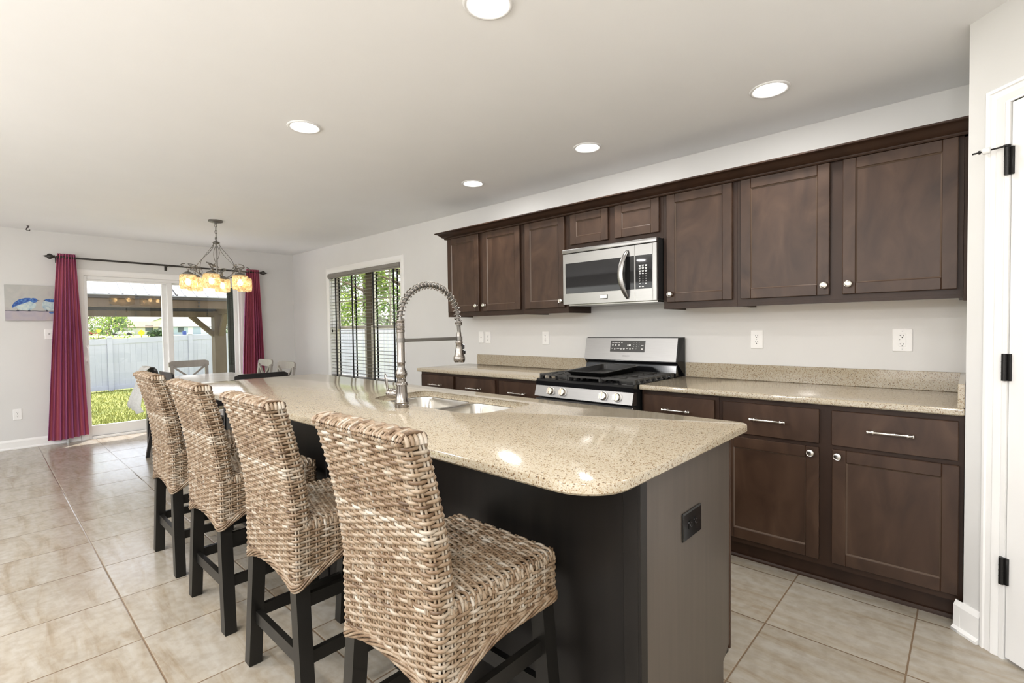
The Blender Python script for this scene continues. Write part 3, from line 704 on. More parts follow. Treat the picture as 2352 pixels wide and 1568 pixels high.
tilt = Matrix.Rotation(PI / 2 - math.atan(sl), 3, 'X')
def bar(x, z, w, h=.0035): bm = BM(); slant(bm, x - w / 2, x + w / 2, z - h / 2, z + h / 2, .0045, .0050); obj('button_legend', bm, 'white_print', disp)
for x, w in ((-1.992, .018), (-1.965, .02), (-1.940, .012), (-1.918, .012)): bar(x, 1.146, w)
for x, w in ((-1.994, .014), (-1.968, .013), (-1.940, .012)): bar(x, 1.131, w); bar(x, 1.1255, w * .8)
for x, w in ((-1.996, .012), (-1.974, .012), (-1.945, .022), (-1.921, .013), (-1.897, .016), (-1.870, .018), (-1.846, .014), (-1.823, .013)): bar(x, 1.103, w)
for x, w in ((-1.974, .010), (-1.921, .010), (-1.897, .012), (-1.846, .010)): bar(x, 1.0975, w)
bar(-1.748, 1.128, .018)
bar(-1.748, 1.102, .014, .008)
text('clock_digits', '2:54', .017, bgp(-1.857, 1.128, .0048), tilt, 'display_glow', disp, .0002)
for (d, x, z) in (('1', -1.817, 1.148), ('2', -1.796, 1.148), ('3', -1.775, 1.148), ('4', -1.817, 1.133), ('5', -1.796, 1.133), ('6', -1.775, 1.133), ('7', -1.817, 1.118), ('8', -1.796, 1.118), ('9', -1.775, 1.118), ('0', -1.796, 1.103)):
    text('keypad_digit', d, .008, bgp(x, z, .0048), tilt, 'white_print', disp, .0002)
text('maker_lettering', 'SAMSUNG', .0135, bgp(-1.876, 1.049, .0032), tilt, 'gray_print', bgd, .0002)
# griddle on the centre grate
bm = BM(); gx0, gx1, gy0, gy1 = -2.005, -1.710, 2.695, 3.15
lo = []
for (ins, z) in ((.02, .9445), (.0, .968), (-.014, .972), (-.014, .976), (.004, .975), (.016, .955)):
    lo.append([(x, y, z + (.018 * max(0, (y - 2.9) / .25) if z > .96 and y > 2.95 else 0)) for x, y in rrect(gx0 + ins, gx1 - ins, gy0 + ins, gy1 - ins, .03, 5)])
loft(bm, lo)
tag(obj('griddle_pan', bm, 'griddle_black', None, 50), 'black rectangular griddle pan resting on the middle burner grate', 'griddle')

# ------------------------------------------------------------------ microwave
MW = thing('microwave', 'stainless over the range microwave with curved handle', 'microwave', (-1.856, 3.1, 1.44))
mx0, mx1, mz0, mz1, yf = -2.232, -1.478, 1.436, 1.840, 2.972
bm = BM(); box(bm, mx0 + .004, mx1, yf + .022, YB - .004, mz0, mz1 - .001); obj('microwave_body', bm, 'black_plastic_matte', MW)
bm = BM(); box(bm, mx0 + .02, mx1 - .02, yf + .05, YB - .02, mz0 - .010, mz0 - .0002); obj('underside_tray', bm, 'stainless_side', MW)
bm = BM(); box(bm, mx0 - .001, mx1 + .0, yf - .006, yf + .022, 1.808, mz1 - .001, .006, 2); obj('vent_strip', bm, 'stainless', MW, 40)
bm = BM(); poly = [(mx0, yf + .006), (mx0 + .006, yf), (-1.6365, yf), (-1.6365, yf + .021), (mx0, yf + .021)]
loft(bm, [[(x, y, mz0) for x, y in poly], [(x, y, 1.804) for x, y in poly]]); md = obj('microwave_door', bm, 'stainless', MW)
bm = BM(); box(bm, -2.205, -1.640, yf - .0015, yf + .002, 1.514, 1.735, .001); obj('door_window', bm, 'glass_black', md)
bm = BM(); poly = [(-1.6345, yf), (mx1 - .030, yf), (mx1 - .026, yf - .004), (mx1 - .004, yf - .004), (mx1, yf), (mx1, yf + .021), (-1.6345, yf + .021)]
loft(bm, [[(x, y, mz0) for x, y in poly], [(x, y, 1.804) for x, y in poly]]); cpn = obj('control_side', bm, 'stainless', MW)
bm = BM(); box(bm, -1.632, -1.512, yf - .0012, yf + .002, 1.514, 1.735, .001); kp = obj('keypad_panel', bm, 'glass_black', MW)
def kb(x, z, w, h=.0042): bm = BM(); box(bm, x - w / 2, x + w / 2, yf - .0017, yf - .0012, z - h / 2, z + h / 2); obj('key_legend', bm, 'white_print', kp)
for i, x in enumerate((-1.599, -1.577, -1.555)):
    for z in (1.668, 1.650, 1.632): kb(x, z, .015); kb(x, z - .0062, .011)
    kb(x, 1.613, .012)
for x in (-1.599, -1.555): kb(x, 1.548, .012)
kb(-1.577, 1.528, .014)
for x, z in ((-1.599, 1.529),): kb(x, z, .008, .007)
for (d, x, z) in (('1', -1.599, 1.595), ('2', -1.577, 1.595), ('3', -1.555, 1.595), ('4', -1.599, 1.580), ('5', -1.577, 1.580), ('6', -1.555, 1.580), ('7', -1.599, 1.565), ('8', -1.577, 1.565), ('9', -1.555, 1.565), ('0', -1.577, 1.549)):
    text('key_digit', d, .011, (x, yf - .0015, z), ROT_FRONT, 'white_print', kp, .0002)
bm = BM(); pts = []; lo = []
for i in range(17):
    a = i / 16; z = 1.453 + a * .325; b = math.sin(a * PI); y = yf - .004 - .052 * b ** .75; w = .010 + .010 * b ** .5
    xo = -1.690 - .028 * b
    lo.append([(xo - w, y + .004, z), (xo - w * .5, y - .004, z), (xo + w * .5, y - .004, z), (xo + w, y + .004, z), (xo + w * .5, y + .009, z), (xo - w * .5, y + .009, z)])
loft(bm, lo); obj('door_handle', bm, 'stainless_side', md, 60)
bm = BM(); box(bm, -1.905, -1.850, yf - .004, yf, 1.465, 1.492, .002); obj('badge', bm, 'nickel', md)
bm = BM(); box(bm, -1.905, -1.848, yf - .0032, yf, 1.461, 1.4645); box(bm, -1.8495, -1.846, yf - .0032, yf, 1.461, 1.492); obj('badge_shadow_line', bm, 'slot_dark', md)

# ------------------------------------------------------------------ island
IX0, IX1, IY0, IY1 = -3.955, -.580, .902, 1.890
IS = thing('kitchen_island', 'long dark wood kitchen island base under the granite top', 'island', (-2.26, 1.47, 0))
ex = -.622
bm = BM()
box(bm, -3.80, -2.36, 1.150, 1.800, .098, .883); box(bm, -1.43, ex - .006, 1.150, 1.800, .098, .883); box(bm, -2.36, -1.43, 1.150, 1.800, .098, .66)
box(bm, -2.36, -1.43, 1.150, 1.170, .66, .883); box(bm, -2.36, -1.43, 1.782, 1.800, .66, .883); box(bm, -3.80, ex - .006, 1.150, 1.735, 0, .098); obj('island_body', bm, 'island_black', IS)
for x in (-3.79, -3.05, -2.33, -1.61): bm = BM(); box(bm, x - .012, x + .012, 1.1445, 1.150, .02, .883, .001); obj('panel_batten', bm, 'island_black', IS)
bm = BM(); box(bm, ex - .045, ex - .002, 1.1405, 1.150, 0, .883, .001); box(bm, ex - .0025, ex + .006, 1.1405, 1.175, 0, .883, .001); obj('corner_trim', bm, 'island_black', IS)
bm = BM(); loft(bm, [[(x, y, z) for y, z in ((1.1755, 0), (1.733, 0), (1.733, .098), (1.790, .135), (1.790, .883), (1.1755, .883))] for x in (ex - .006, ex)]); obj('end_panel', bm, 'island_glare', IS)
bm = BM(); box(bm, ex - .018, ex + .003, 1.7905, 1.803, .115, .883, .001); obj('end_trim', bm, 'espresso', IS)
def shaker_back(x0, x1, z0, z1, yf):
    bm = shaker(x0, x1, z0, z1, 0); bm.transform(Matrix.Translation((0, yf, 0)) @ Matrix.Scale(-1, 4, (0, 1, 0))); return bm
for (a, b) in ((-3.78, -3.25), (-3.23, -2.40), (-2.38, -1.90), (-1.88, -1.44), (-1.42, -1.03), (-1.01, -.645)):
    obj('cabinet_door', shaker_back(a, b, .125, .86, 1.801), ('espresso', 'door_bead'), IS)
# island top with sink cut-out
SX0, SX1, SY0, SY1 = -2.310, -1.478, 1.365, 1.752
bm = BM(); slab(bm, rrect(IX0, IX1, IY0, IY1, [.13, .045, .06, .09], 12), [list(reversed(rrect(SX0, SX1, SY0, SY1, [.11, .06, .06, .11], 10)))], .884, .914, .006)
tag(obj('island_countertop', bm, 'granite', None, 40), 'long polished granite island top with rounded corners and sink cutout', 'countertop')
SK = thing('double_sink', 'stainless steel double bowl sink set under the island top', 'sink', (-1.89, 1.56, .884))
dv = -1.885
bowls = [rrect(SX0 + .008, dv - .012, SY0 + .008, SY1 - .008, [.05, .05, .07, .09], 8), rrect(dv + .012, SX1 - .008, SY0 + .008, SY1 - .008, [.09, .07, .05, .05], 8)]
bm = BM(); slab(bm, rrect(SX0 - .02, SX1 + .02, SY0 - .02, SY1 + .02, .05, 6), [list(reversed(b)) for b in bowls], .8795, .8836, .0012); obj('sink_rim', bm, 'sink_steel', SK, 40)
for b in bowls:
    bm = BM(); lo = [[(*p, z) for p in inset2(b, d)] for d, z in ((-.0005, .8825), (.003, .875), (.006, .74), (.012, .715), (.030, .700), (.06, .697))]
    loft(bm, lo, True, False, True); obj('sink_bowl', bm, 'sink_steel', SK, 60)
for b in bowls:
    cx = sum(p[0] for p in b) / len(b); cy = sum(p[1] for p in b) / len(b)
    bm = BM(); lathe(bm, [(.045, .6975), (.045, .6995), (.034, .6995), (.030, .698)], (cx, cy, 0), 20); obj('drain', bm, 'nickel', SK, 40)
# faucet
FA = thing('spring_faucet', 'tall brushed nickel faucet with spring neck beside the sink', 'faucet', (-1.9, 1.305, .914))
fx, fy = -1.9, 1.306
bm = BM(); lathe(bm, [(.032, .9145), (.0325, .930), (.030, .933), (.0315, .936), (.0315, .941), (.029, .944), (.0245, .985), (.0235, 1.012), (.027, 1.015), (.0275, 1.022), (.025, 1.027), (.020, 1.031), (.0195, 1.042), (.022, 1.045), (.0195, 1.048),
      (.0245, 1.056), (.0265, 1.066), (.0245, 1.078), (.018, 1.088), (.0165, 1.100), (.0175, 1.114), (.0195, 1.118), (.0185, 1.123), (.0175, 1.126), (.0175, 1.255), (.015, 1.256), (.015, 1.312)], (fx, fy, 0), 28); obj('faucet_body', bm, 'faucet_nickel', FA, 40)
bm = BM()
for k in range(9): 
    z = 1.258 + k * .0062; tube(bm, [(fx + .0165 * math.cos(a), fy + .0165 * math.sin(a), z) for a in [2 * PI * i / 20 for i in range(20)]], .003, 6, True)
obj('base_coil', bm, 'faucet_nickel', FA, 60)
arc = []   # hose path in the y-z plane
R0 = .172; yc_ = fy + R0; zc_ = 1.312
for i in range(61):
    t_ = i / 60; a = PI - t_ * PI * 1.0; arc.append(Vector((fx, yc_ + R0 * math.cos(a), zc_ + .166 * math.sin(a))))
arc.append(Vector((fx, fy + 2 * R0 + .004, 1.285)))
bm = BM(); tube(bm, arc + [Vector((fx, fy + 2 * R0 + .010, 1.222))], .0095, 10); obj('hose', bm, 'pewter', FA, 60)
bm = BM(); pts = []
turns = 27; n = turns * 14
cum = [0]
for a, b in zip(arc, arc[1:]): cum.append(cum[-1] + (b - a).length)
for i in range(n + 1):
    s = cum[-1] * i / n; k = min(max(np.searchsorted(cum, s) - 1, 0), len(arc) - 2); f = (s - cum[k]) / max(cum[k + 1] - cum[k], 1e-9)
    p = arc[k].lerp(arc[k + 1], min(f, 1)); tg = (arc[k + 1] - arc[k]).normalized(); nn = Vector((1, 0, 0)); bb = tg.cross(nn); an = 2 * PI * turns * i / n
    pts.append(p + (nn * math.cos(an) + bb * math.sin(an)) * .0165)
tube(bm, pts, .0026, 6); obj('spring_coil', bm, 'faucet_nickel', FA, 80)
hy = fy + 2 * R0 + .006
bm = BM()
for k in range(3): tube(bm, [(fx + .0155 * math.cos(a), hy + .0155 * math.sin(a), 1.288 + k * .006) for a in [2 * PI * i / 18 for i in range(18)]], .0032, 6, True)
lathe(bm, [(.0085, 1.238), (.0085, 1.30)], (fx, hy, 0), 12); obj('hose_collar', bm, 'faucet_nickel', FA, 50)
bm = BM(); lathe(bm, [(.0115, 1.25), (.0125, 1.226), (.0165, 1.206), (.0185, 1.201), (.0185, 1.196), (.0165, 1.193), (.0185, 1.165), (.0235, 1.140), (.0280, 1.127), (.0295, 1.124), (.0295, 1.112), (.0270, 1.101), (.024, 1.098)], (fx, hy, 0), 24); sh = obj('spray_head', bm, 'faucet_nickel', FA, 40)
bm = BM(); box(bm, fx + .005, fx + .022, hy + .010, hy + .026, 1.140, 1.160, .003); box(bm, fx + .004, fx + .020, hy + .008, hy + .021, 1.165, 1.190, .003); obj('spray_button', bm, 'plastic_black', sh)
bm = BM(); box(bm, fx - .006, fx + .006, fy + .010, hy + .018, 1.211, 1.227, .002); lathe(bm, [(.018, 1.209), (.018, 1.229)], (fx, hy, 0), 18); lathe(bm, [(.0195, 1.209), (.0195, 1.229)], (fx, fy, 0), 18); obj('support_arm', bm, 'pewter', FA, 40)
bm = BM(); lathe(bm, [(.021, .015), (.021, .055), (.0235, .058), (.0235, .064), (.021, .067), (.0235, .071), (.022, .086), (.012, .094), (.003, .096)], (fx, fy, .972), 20, (-1, -.1, 0)); obj('valve_housing', bm, 'faucet_nickel', FA, 40)
bm = BM(); lv0 = Vector((fx - .092, fy - .008, .975)); lo = []
for i, (h, w, th) in enumerate(((0, .006, .005), (.02, .006, .005), (.045, .0095, .0045), (.065, .0105, .004), (.08, .008, .0035), (.088, .003, .002))):
    p = lv0 + Vector((-.022 * h / .088, -.004, h)); lo.append([p + Vector((math.cos(a) * w, math.sin(a) * th, 0)) for a in [2 * PI * j / 12 for j in range(12)]])
loft(bm, lo); obj('lever', bm, 'faucet_nickel', FA, 60)
# island outlet (black)
def outlet(label, c, w, h, axis, m='plastic_white', dark='slot_dark', kind='duplex', horiz=False, group=None, name='wall_outlet', cat='outlet'):
    """axis: outward normal ('-y' back wall, '+x' left wall / island end)"""
    rz = {'-y': 0, '+x': PI / 2}[axis]
    t = thing(name, label, cat, c, rz, group); Mx = t.matrix_basis
    def put(nm, bm, mm, par, sm=None):
        bm.transform(Mx); return obj(nm, bm, mm, par, sm)
    bm = BM(); loft(bm, [[(x, y, z) for x, z in rrect(-w / 2 + i, w / 2 - i, -h / 2 + i, h / 2 - i, .004, 3)] for i, y in ((0, -.0008), (0, -.003), (.004, -.0062))]); pl = put('cover_plate', bm, m, t)
    if kind in ('duplex', 'gfci'):
        if kind == 'gfci':
            bm = BM(); box(bm, -.0165, .0165, -.0085, -.0060, -.0335, .0335, .001); pl2 = put('receptacle', bm, m, t)
        for s in (-1, 1):
            o = .0195 * s if kind == 'duplex' else .0225 * s - .002
            def rel(a, b): return (b, a) if horiz else (a, b)
            if kind == 'duplex':
                bm = BM(); cx, cz = rel(0, o); lp = [(cx + .0165 * max(-.8, min(.8, math.cos(q))) * (1 if not horiz else 1), cz + .0145 * math.sin(q)) for q in [2 * PI * i / 24 for i in range(24)]]
                loft(bm, [[(x, -.0060, z) for x, z in lp], [(x, -.0082, z) for x, z in lp]]); pl2 = put('receptacle', bm, m, t)
            bm = BM(); yy0, yy1 = (-.0086, -.0080) if kind == 'duplex' else (-.0089, -.0083)
            for (a, b, ww, hh) in ((-.006, .004, .0022, .008), (.006, .004, .0022, .007)):
                x, z = rel(a, o + b); ww2, hh2 = (hh, ww) if horiz else (ww, hh); box(bm, x - ww2 / 2, x + ww2 / 2, yy0, yy1, z - hh2 / 2, z + hh2 / 2)
            if kind == 'gfci': box(bm, -.0115, -.006, yy0, yy1, o + .003, o + .0055)
            x, z = rel(0, o - .006); lathe(bm, [(.003, 0), (.003, .0006)], (x, yy1, z), 10, (0, -1, 0)); put('slots', bm, dark, pl2)
        if kind == 'gfci':
            bm = BM(); box(bm, -.006, .006, -.0092, -.0085, -.006, .006); put('test_button', bm, m, t)
            bm = BM(); lathe(bm, [(.0022, 0), (.0022, .001)], (-.011, -.0083, .003), 8, (0, -1, 0)); put('indicator', bm, 'plate_gray', t)
        bm = BM()
        for z in ((0,) if kind == 'duplex' else (-.048, .048)): lathe(bm, [(.003, 0), (.003, .0012)], (0, -.006, z), 10, (0, -1, 0))
        put('screw', bm, 'screw_gray' if m == 'plastic_white' else m, t)
    elif kind == 'cable':
        bm = BM(); lathe(bm, [(.0045, 0), (.0045, .003)], (0, -.006, 0), 12, (0, -1, 0)); put('cable_jack', bm, dark, t)
        bm = BM()
        for z in (-.042, .042): lathe(bm, [(.003, 0), (.003, .0012)], (0, -.006, z), 10, (0, -1, 0))
        put('screw', bm, 'screw_gray', t)
    elif kind == 'switch':
        bm = BM(); box(bm, -.006, .006, -.0075, -.006, -.012, .012); put('toggle_surround', bm, m, t)
        bm = BM(); box(bm, -.004, .004, -.018, -.006, -.002, .008, .001); put('toggle', bm, 'plate_gray', t)
    return t
yo = YB - .0002
outlet('white cable jack plate, leftmost of the plates above the left counter', (-3.527, yo, 1.180), .070, .115, '-y', kind='cable', name='cable_plate', cat='wall plate')
outlet('white duplex outlet right beside the cable jack plate', (-3.433, yo, 1.178), .072, .117, '-y')
outlet('white duplex outlet on the wall just left of the gas range', (-2.716, yo, 1.175), .074, .118, '-y')
outlet('white duplex outlet on the wall right of the gas range', (-.996, yo, 1.175), .076, .120, '-y')
outlet('white GFCI outlet with a wide plate above the right end of the counter', (-.267, yo, 1.175), .086, .124, '-y', kind='gfci')
outlet('white duplex outlet low on the wall under the bird painting', (XF + .0002, .275, .382), .072, .122, '+x')
outlet('white light switch plate half hidden behind the left red curtain', (XF + .0002, .556, 1.267), .072, .117, '+x', kind='switch', name='light_switch', cat='light switch')
outlet('glossy black outlet on the end panel of the island', (ex + .0003, 1.466, .668), .135, .085, '+x', m='plastic_black', dark='slot_dark', horiz=True)

# ------------------------------------------------------------------ recessed ceiling lights
def can(x, y, label, vis=True):
    t = thing('recessed_light', label, 'ceiling light', (x, y, H), 0, 'recessed ceiling lights')
    bm = BM(); lathe(bm, [(.072, -.0005), (.073, -.004), (.083, -.0075), (.090, -.006), (.0925, -.0005)], (x, y, H), 40, None, False, False)
    obj('trim_ring', bm, 'ring_white', t, 60)
    bm = BM(); lathe(bm, [(.072, -.001), (.066, -.004), (.05, -.0055), (.001, -.006)], (x, y, H), 40, None, False, True); obj('lens', bm, 'lens_glow', t, 60)
    ld = bpy.data.lights.new('lamp', 'AREA'); ld.shape = 'DISK'; ld.size = .13; ld.energy = CAN_POWER; ld.color = CAN_COL
    lo = bpy.data.objects.new('lamp', ld); C.objects.link(lo); lo.parent = t; lo.location = (0, 0, -.0085)
for (x, y, lb) in ((-.746, 2.721, 'recessed ceiling light above the wide right wall cabinet'), (-1.849, 2.744, 'recessed ceiling light in front of the microwave'),
                   (-2.964, 2.758, 'small recessed ceiling light above the far left wall cabinet, farthest from the pantry'), (-2.822, 1.312, 'recessed ceiling light over the far half of the island'),
                   (-1.289, 1.288, 'large recessed ceiling light nearest the camera at the top edge of the photo')):
    can(x, y, lb)
def fill_can(x, y, k=1):  # unseen lamp without a fixture, added as fill light
    ld = bpy.data.lights.new('lamp', 'AREA'); ld.shape = 'DISK'; ld.size = .15; ld.energy = FILL_POWER * k; ld.color = CAN_COL
    lo = bpy.data.objects.new('fill_lamp', ld); C.objects.link(lo); lo.location = (x, y, H - .004)
for (x, y) in ((.5, .5), (.2, -.6), (-1.3, -.6), (-2.8, -.6), (-4.3, -.6), (-6.2, -.8), (.2, -2.1), (-1.3, -2.1), (-2.8, -2.1), (-4.3, -2.1), (-6.2, -2.2)): fill_can(x, y, .35 if x < -4 else 1)

# unseen point lamps added behind the camera to brighten the ceiling
for (x, y, e) in ((.35, -.75, 20), (-1.6, -1.1, 26), (-3.6, -1.4, 24)):
    gd = bpy.data.lights.new('fill_point', 'POINT'); gd.energy = e; gd.color = CAN_COL; gd.shadow_soft_size = .11
    go = bpy.data.objects.new('unseen_fill', gd); C.objects.link(go); go.location = (x, y, 1.85)

# ceiling hook
bm = BM(); hx, hy_ = -7.48, .405
tube(bm, [(hx, hy_, H), (hx, hy_, H - .020), (hx, hy_ - .012, H - .027), (hx, hy_ - .017, H - .043), (hx, hy_ - .004, H - .055), (hx, hy_ + .012, H - .048), (hx, hy_ + .013, H - .040)], .0045, 8)
lathe(bm, [(.012, -.0002), (.010, -.006), (.004, -.008)], (hx, hy_, H), 12)
tag(obj('ceiling_hook', bm, 'bronze_rod', None, 50), 'small dark plant hook screwed into the ceiling at far left', 'hook')

# ------------------------------------------------------------------ curtain rod, curtains, painting
RD = thing('curtain_rod', 'dark metal curtain rod with ball finials above the sliding door', 'curtain rod', (XF + .09, 1.75, 2.15))
rx = XF + .09; rz0, rz1 = 2.150, 2.125
def rodz(y): return rz0 + (rz1 - rz0) * (y - .6) / 2.25
bm = BM(); tube(bm, [(rx, .63, rodz(.63)), (rx, 2.84, rodz(2.84))], .0115, 12); obj('rod', bm, 'bronze_rod', RD, 50)
for (y, s) in ((.625, -1), (2.845, 1)):
    bm = BM(); lathe(bm, [(.014, 0), (.017, .006), (.012, .012), (.020, .020), (.030, .036), (.031, .048), (.024, .062), (.012, .070), (.010, .076), (.013, .080), (.005, .088), (.003, .10)], (rx, y, rodz(y)), 18, (0, s, 0)); obj('finial', bm, 'bronze_rod', RD, 50)
for y in (.645, 1.70, 2.80):
    bm = BM(); beam(bm, (XF + .001, y, rodz(y) - .016), (rx, y, rodz(y) - .016), .012, .008); box(bm, XF + .0005, XF + .006, y - .014, y + .014, rodz(y) - .06, rodz(y) + .01, .001)
    tube(bm, [(rx + .016 * math.cos(a), y, rodz(y) + .016 * math.sin(a)) for a in [PI * 1.05 + PI * i / 10 for i in range(10)]], .004, 6); obj('bracket', bm, 'bronze_rod', RD)
def curtain(label, ytl, ytr, ybl, ybr, zt, zb, folds, ph, seed):
    rn = random.Random(seed); bm = BM(); nu, nv = folds * 12, 40; t = .0012
    offs = [rn.uniform(-.25, .25) for _ in range(folds + 2)]; wz = [rn.uniform(.75, 1.25) for _ in range(folds)]
    cumw = np.concatenate([[0], np.cumsum(wz)]); cumw = cumw / cumw[-1]
    def P(u, v, side):
        yl = ytl + (ybl - ytl) * (v ** .85); yr = ytr + (ybr - ytr) * (v ** .85); z = zt + (zb - zt) * v
        k = min(int(np.searchsorted(cumw, u, 'right') - 1), folds - 1); f = (u - cumw[k]) / (cumw[k + 1] - cumw[k])
        w = math.sin(2 * PI * f + ph + offs[k] * math.sin(PI * f) * v)
        amp = (.012 + .026 * min(1, v * 2.2)) * (.8 + .2 * math.sin(9 * u + seed))
        if v < .055: amp = .016
        y = yl + (yr - yl) * (u + .018 * math.cos(2 * PI * f + ph) * min(1, v * 3))
        zz = z + (.012 * math.sin(5 * u + seed) if v > .98 else 0)
        return Vector((rx + amp * w + (.004 if abs(v - .035) > .02 else 0) + side * t, y, zz))
    rows = []
    for side in (1, -1): rows.append([[bm.verts.new(P(i / nu, j / nv, side)) for i in range(nu + 1)] for j in range(nv + 1)])
    for g in rows:
        for j in range(nv):
            for i in range(nu): bm.faces.new((g[j][i], g[j][i + 1], g[j + 1][i + 1], g[j + 1][i]))
    a, b = rows
    for j in range(nv):
        for i in (0, nu): bm.faces.new((a[j][i], a[j + 1][i], b[j + 1][i], b[j][i]))
    for i in range(nu):
        for j in (0, nv): bm.faces.new((a[j][i], a[j][i + 1], b[j][i + 1], b[j][i]))
    return tag(obj('curtain', bm, 'curtain_red', None, 80), label, 'curtain', 'red curtains at the sliding door')
curtain('full length crimson curtain left of the sliding door, beside the bird painting', .645, .800, .500, .858, 2.19, .060, 7, .6, 3)
curtain('full length crimson curtain right of the sliding door, toward the room corner', 2.655, 2.825, 2.545, 2.885, 2.165, .060, 8, 2.2, 8)
bm = BM(); lathe(bm, [(.016, .0), (.016, .05)], (XF + .075, .68, .0), 12); tag(obj('floor_door_stop', bm, 'screw_gray', None, 40), 'small grey post on the floor under the left curtain hem', 'door stop')

PT = thing('bird_painting', 'canvas painting of two small blue birds perched on a wire', 'painting', (XF, .46, 1.62))
ay0, ay1, az0, az1 = .210, .700, 1.421, 1.815; px_ = XF + .030
bm = BM(); box(bm, XF + .001, px_, ay0, ay1, az0, az1, .002); obj('canvas', bm, 'canvas_art', PT)
bm = BM(); box(bm, px_ - .001, px_ + .0005, ay0 + .002, ay1 - .002, az0 + .002, 1.531); obj('lower_band', bm, 'canvas_lower', PT)
def blob(name, pts, m, d, par=PT):
    bm = BM(); loft(bm, [[(px_ + .0002, y, z) for y, z in pts], [(px_ + d, y, z) for y, z in pts]]); return obj(name, bm, m, par)
def ell(cy, cz, ry, rz_, rot=0, n=28): 
    return [(cy + ry * math.cos(a) * math.cos(rot) - rz_ * math.sin(a) * math.sin(rot), cz + ry * math.cos(a) * math.sin(rot) + rz_ * math.sin(a) * math.cos(rot)) for a in [2 * PI * i / n for i in range(n)]]
bm = BM(); tube(bm, [(px_ + .0008, y, 1.530 + .0015 * math.sin(y * 60)) for y in np.linspace(ay0 + .003, ay1 - .003, 30)], .0022, 6); obj('wire', bm, 'ink_dark', PT)
b1 = blob('bird', ell(.375, 1.594, .083, .058, .12), 'bird_pale', .0010)
blob('bird_wing', [(.262, 1.572), (.270, 1.562), (.300, 1.585), (.345, 1.608), (.375, 1.622), (.415, 1.640), (.445, 1.628), (.452, 1.645), (.440, 1.664), (.405, 1.676), (.365, 1.673), (.320, 1.655), (.285, 1.622), (.268, 1.592)], 'bird_blue', .0016, b1)
blob('bird_head', ell(.440, 1.650, .030, .026), 'bird_blue', .0018, b1)
blob('beak', [(.466, 1.656), (.492, 1.652), (.466, 1.648)], 'ink_dark', .0014, b1)
b2 = blob('bird', ell(.575, 1.598, .070, .066), 'bird_pale', .0010)
blob('bird_head', ell(.577, 1.652, .047, .018, -.1), 'bird_blue', .0016, b2)
blob('bird_wing', ell(.638, 1.602, .010, .036, .25), 'bird_blue', .0016, b2)
blob('bird_tail', ell(.583, 1.513, .022, .010), 'bird_blue', .0020, b2)
blob('beak', [(.532, 1.658), (.518, 1.652), (.533, 1.648)], 'ink_dark', .0020, b2)
blob('eye', ell(.566, 1.648, .006, .005, 0, 12), 'ink_dark', .0024, b2)
for bb, ys in ((b1, (.31, .40)), (b2, (.545, .615))):
    bm = BM()
    for y in ys: box(bm, px_ + .0004, px_ + .0028, y - .010, y + .010, 1.526, 1.536); box(bm, px_ + .0003, px_ + .0022, y - .002, y + .002, 1.532, 1.548)
    obj('feet', bm, 'ink_dark', bb)

# ------------------------------------------------------------------ chandelier
cx, cy = -5.841, 1.737
CH = thing('chandelier', 'pewter six light chandelier with amber glass jar shades', 'chandelier', (cx, cy, H))
bm = BM(); lathe(bm, [(.068, 0), (.068, -.014), (.064, -.018), (.040, -.024), (.012, -.028), (.012, -.036)], (cx, cy, H), 28); obj('canopy', bm, 'pewter', CH, 40)
bm = BM()
zt = H - .036
for k in range(5):
    z = zt - .018 - k * .034; rr = .0095; hh = .021; pts = [(rr * math.cos(a), hh * math.sin(a)) for a in [2 * PI * i / 16 for i in range(16)]]
    tube(bm, [(cx + (p if k % 2 else 0), cy + (0 if k % 2 else p), z + q) for p, q in pts], .0028, 6, True)
tube(bm, [(cx + .018 * math.cos(a), cy, 2.242 + .018 * math.sin(a)) for a in [2 * PI * i / 18 for i in range(18)]], .003, 6, True)
tube(bm, [(cx + .004 * math.sin(i * 1.3), cy, zt - i * .019) for i in range(9)], .0022, 6)
obj('chain', bm, 'pewter', CH, 60)
bm = BM(); lathe(bm, [(.006, 2.226), (.012, 2.222), (.032, 2.214), (.035, 2.206), (.030, 2.196), (.012, 2.190), (.0085, 2.186), (.0085, 1.862), (.020, 1.856), (.026, 1.846), (.020, 1.836), (.006, 1.832)], (cx, cy, 0), 18); obj('stem', bm, 'pewter', CH, 40)
RS = .270
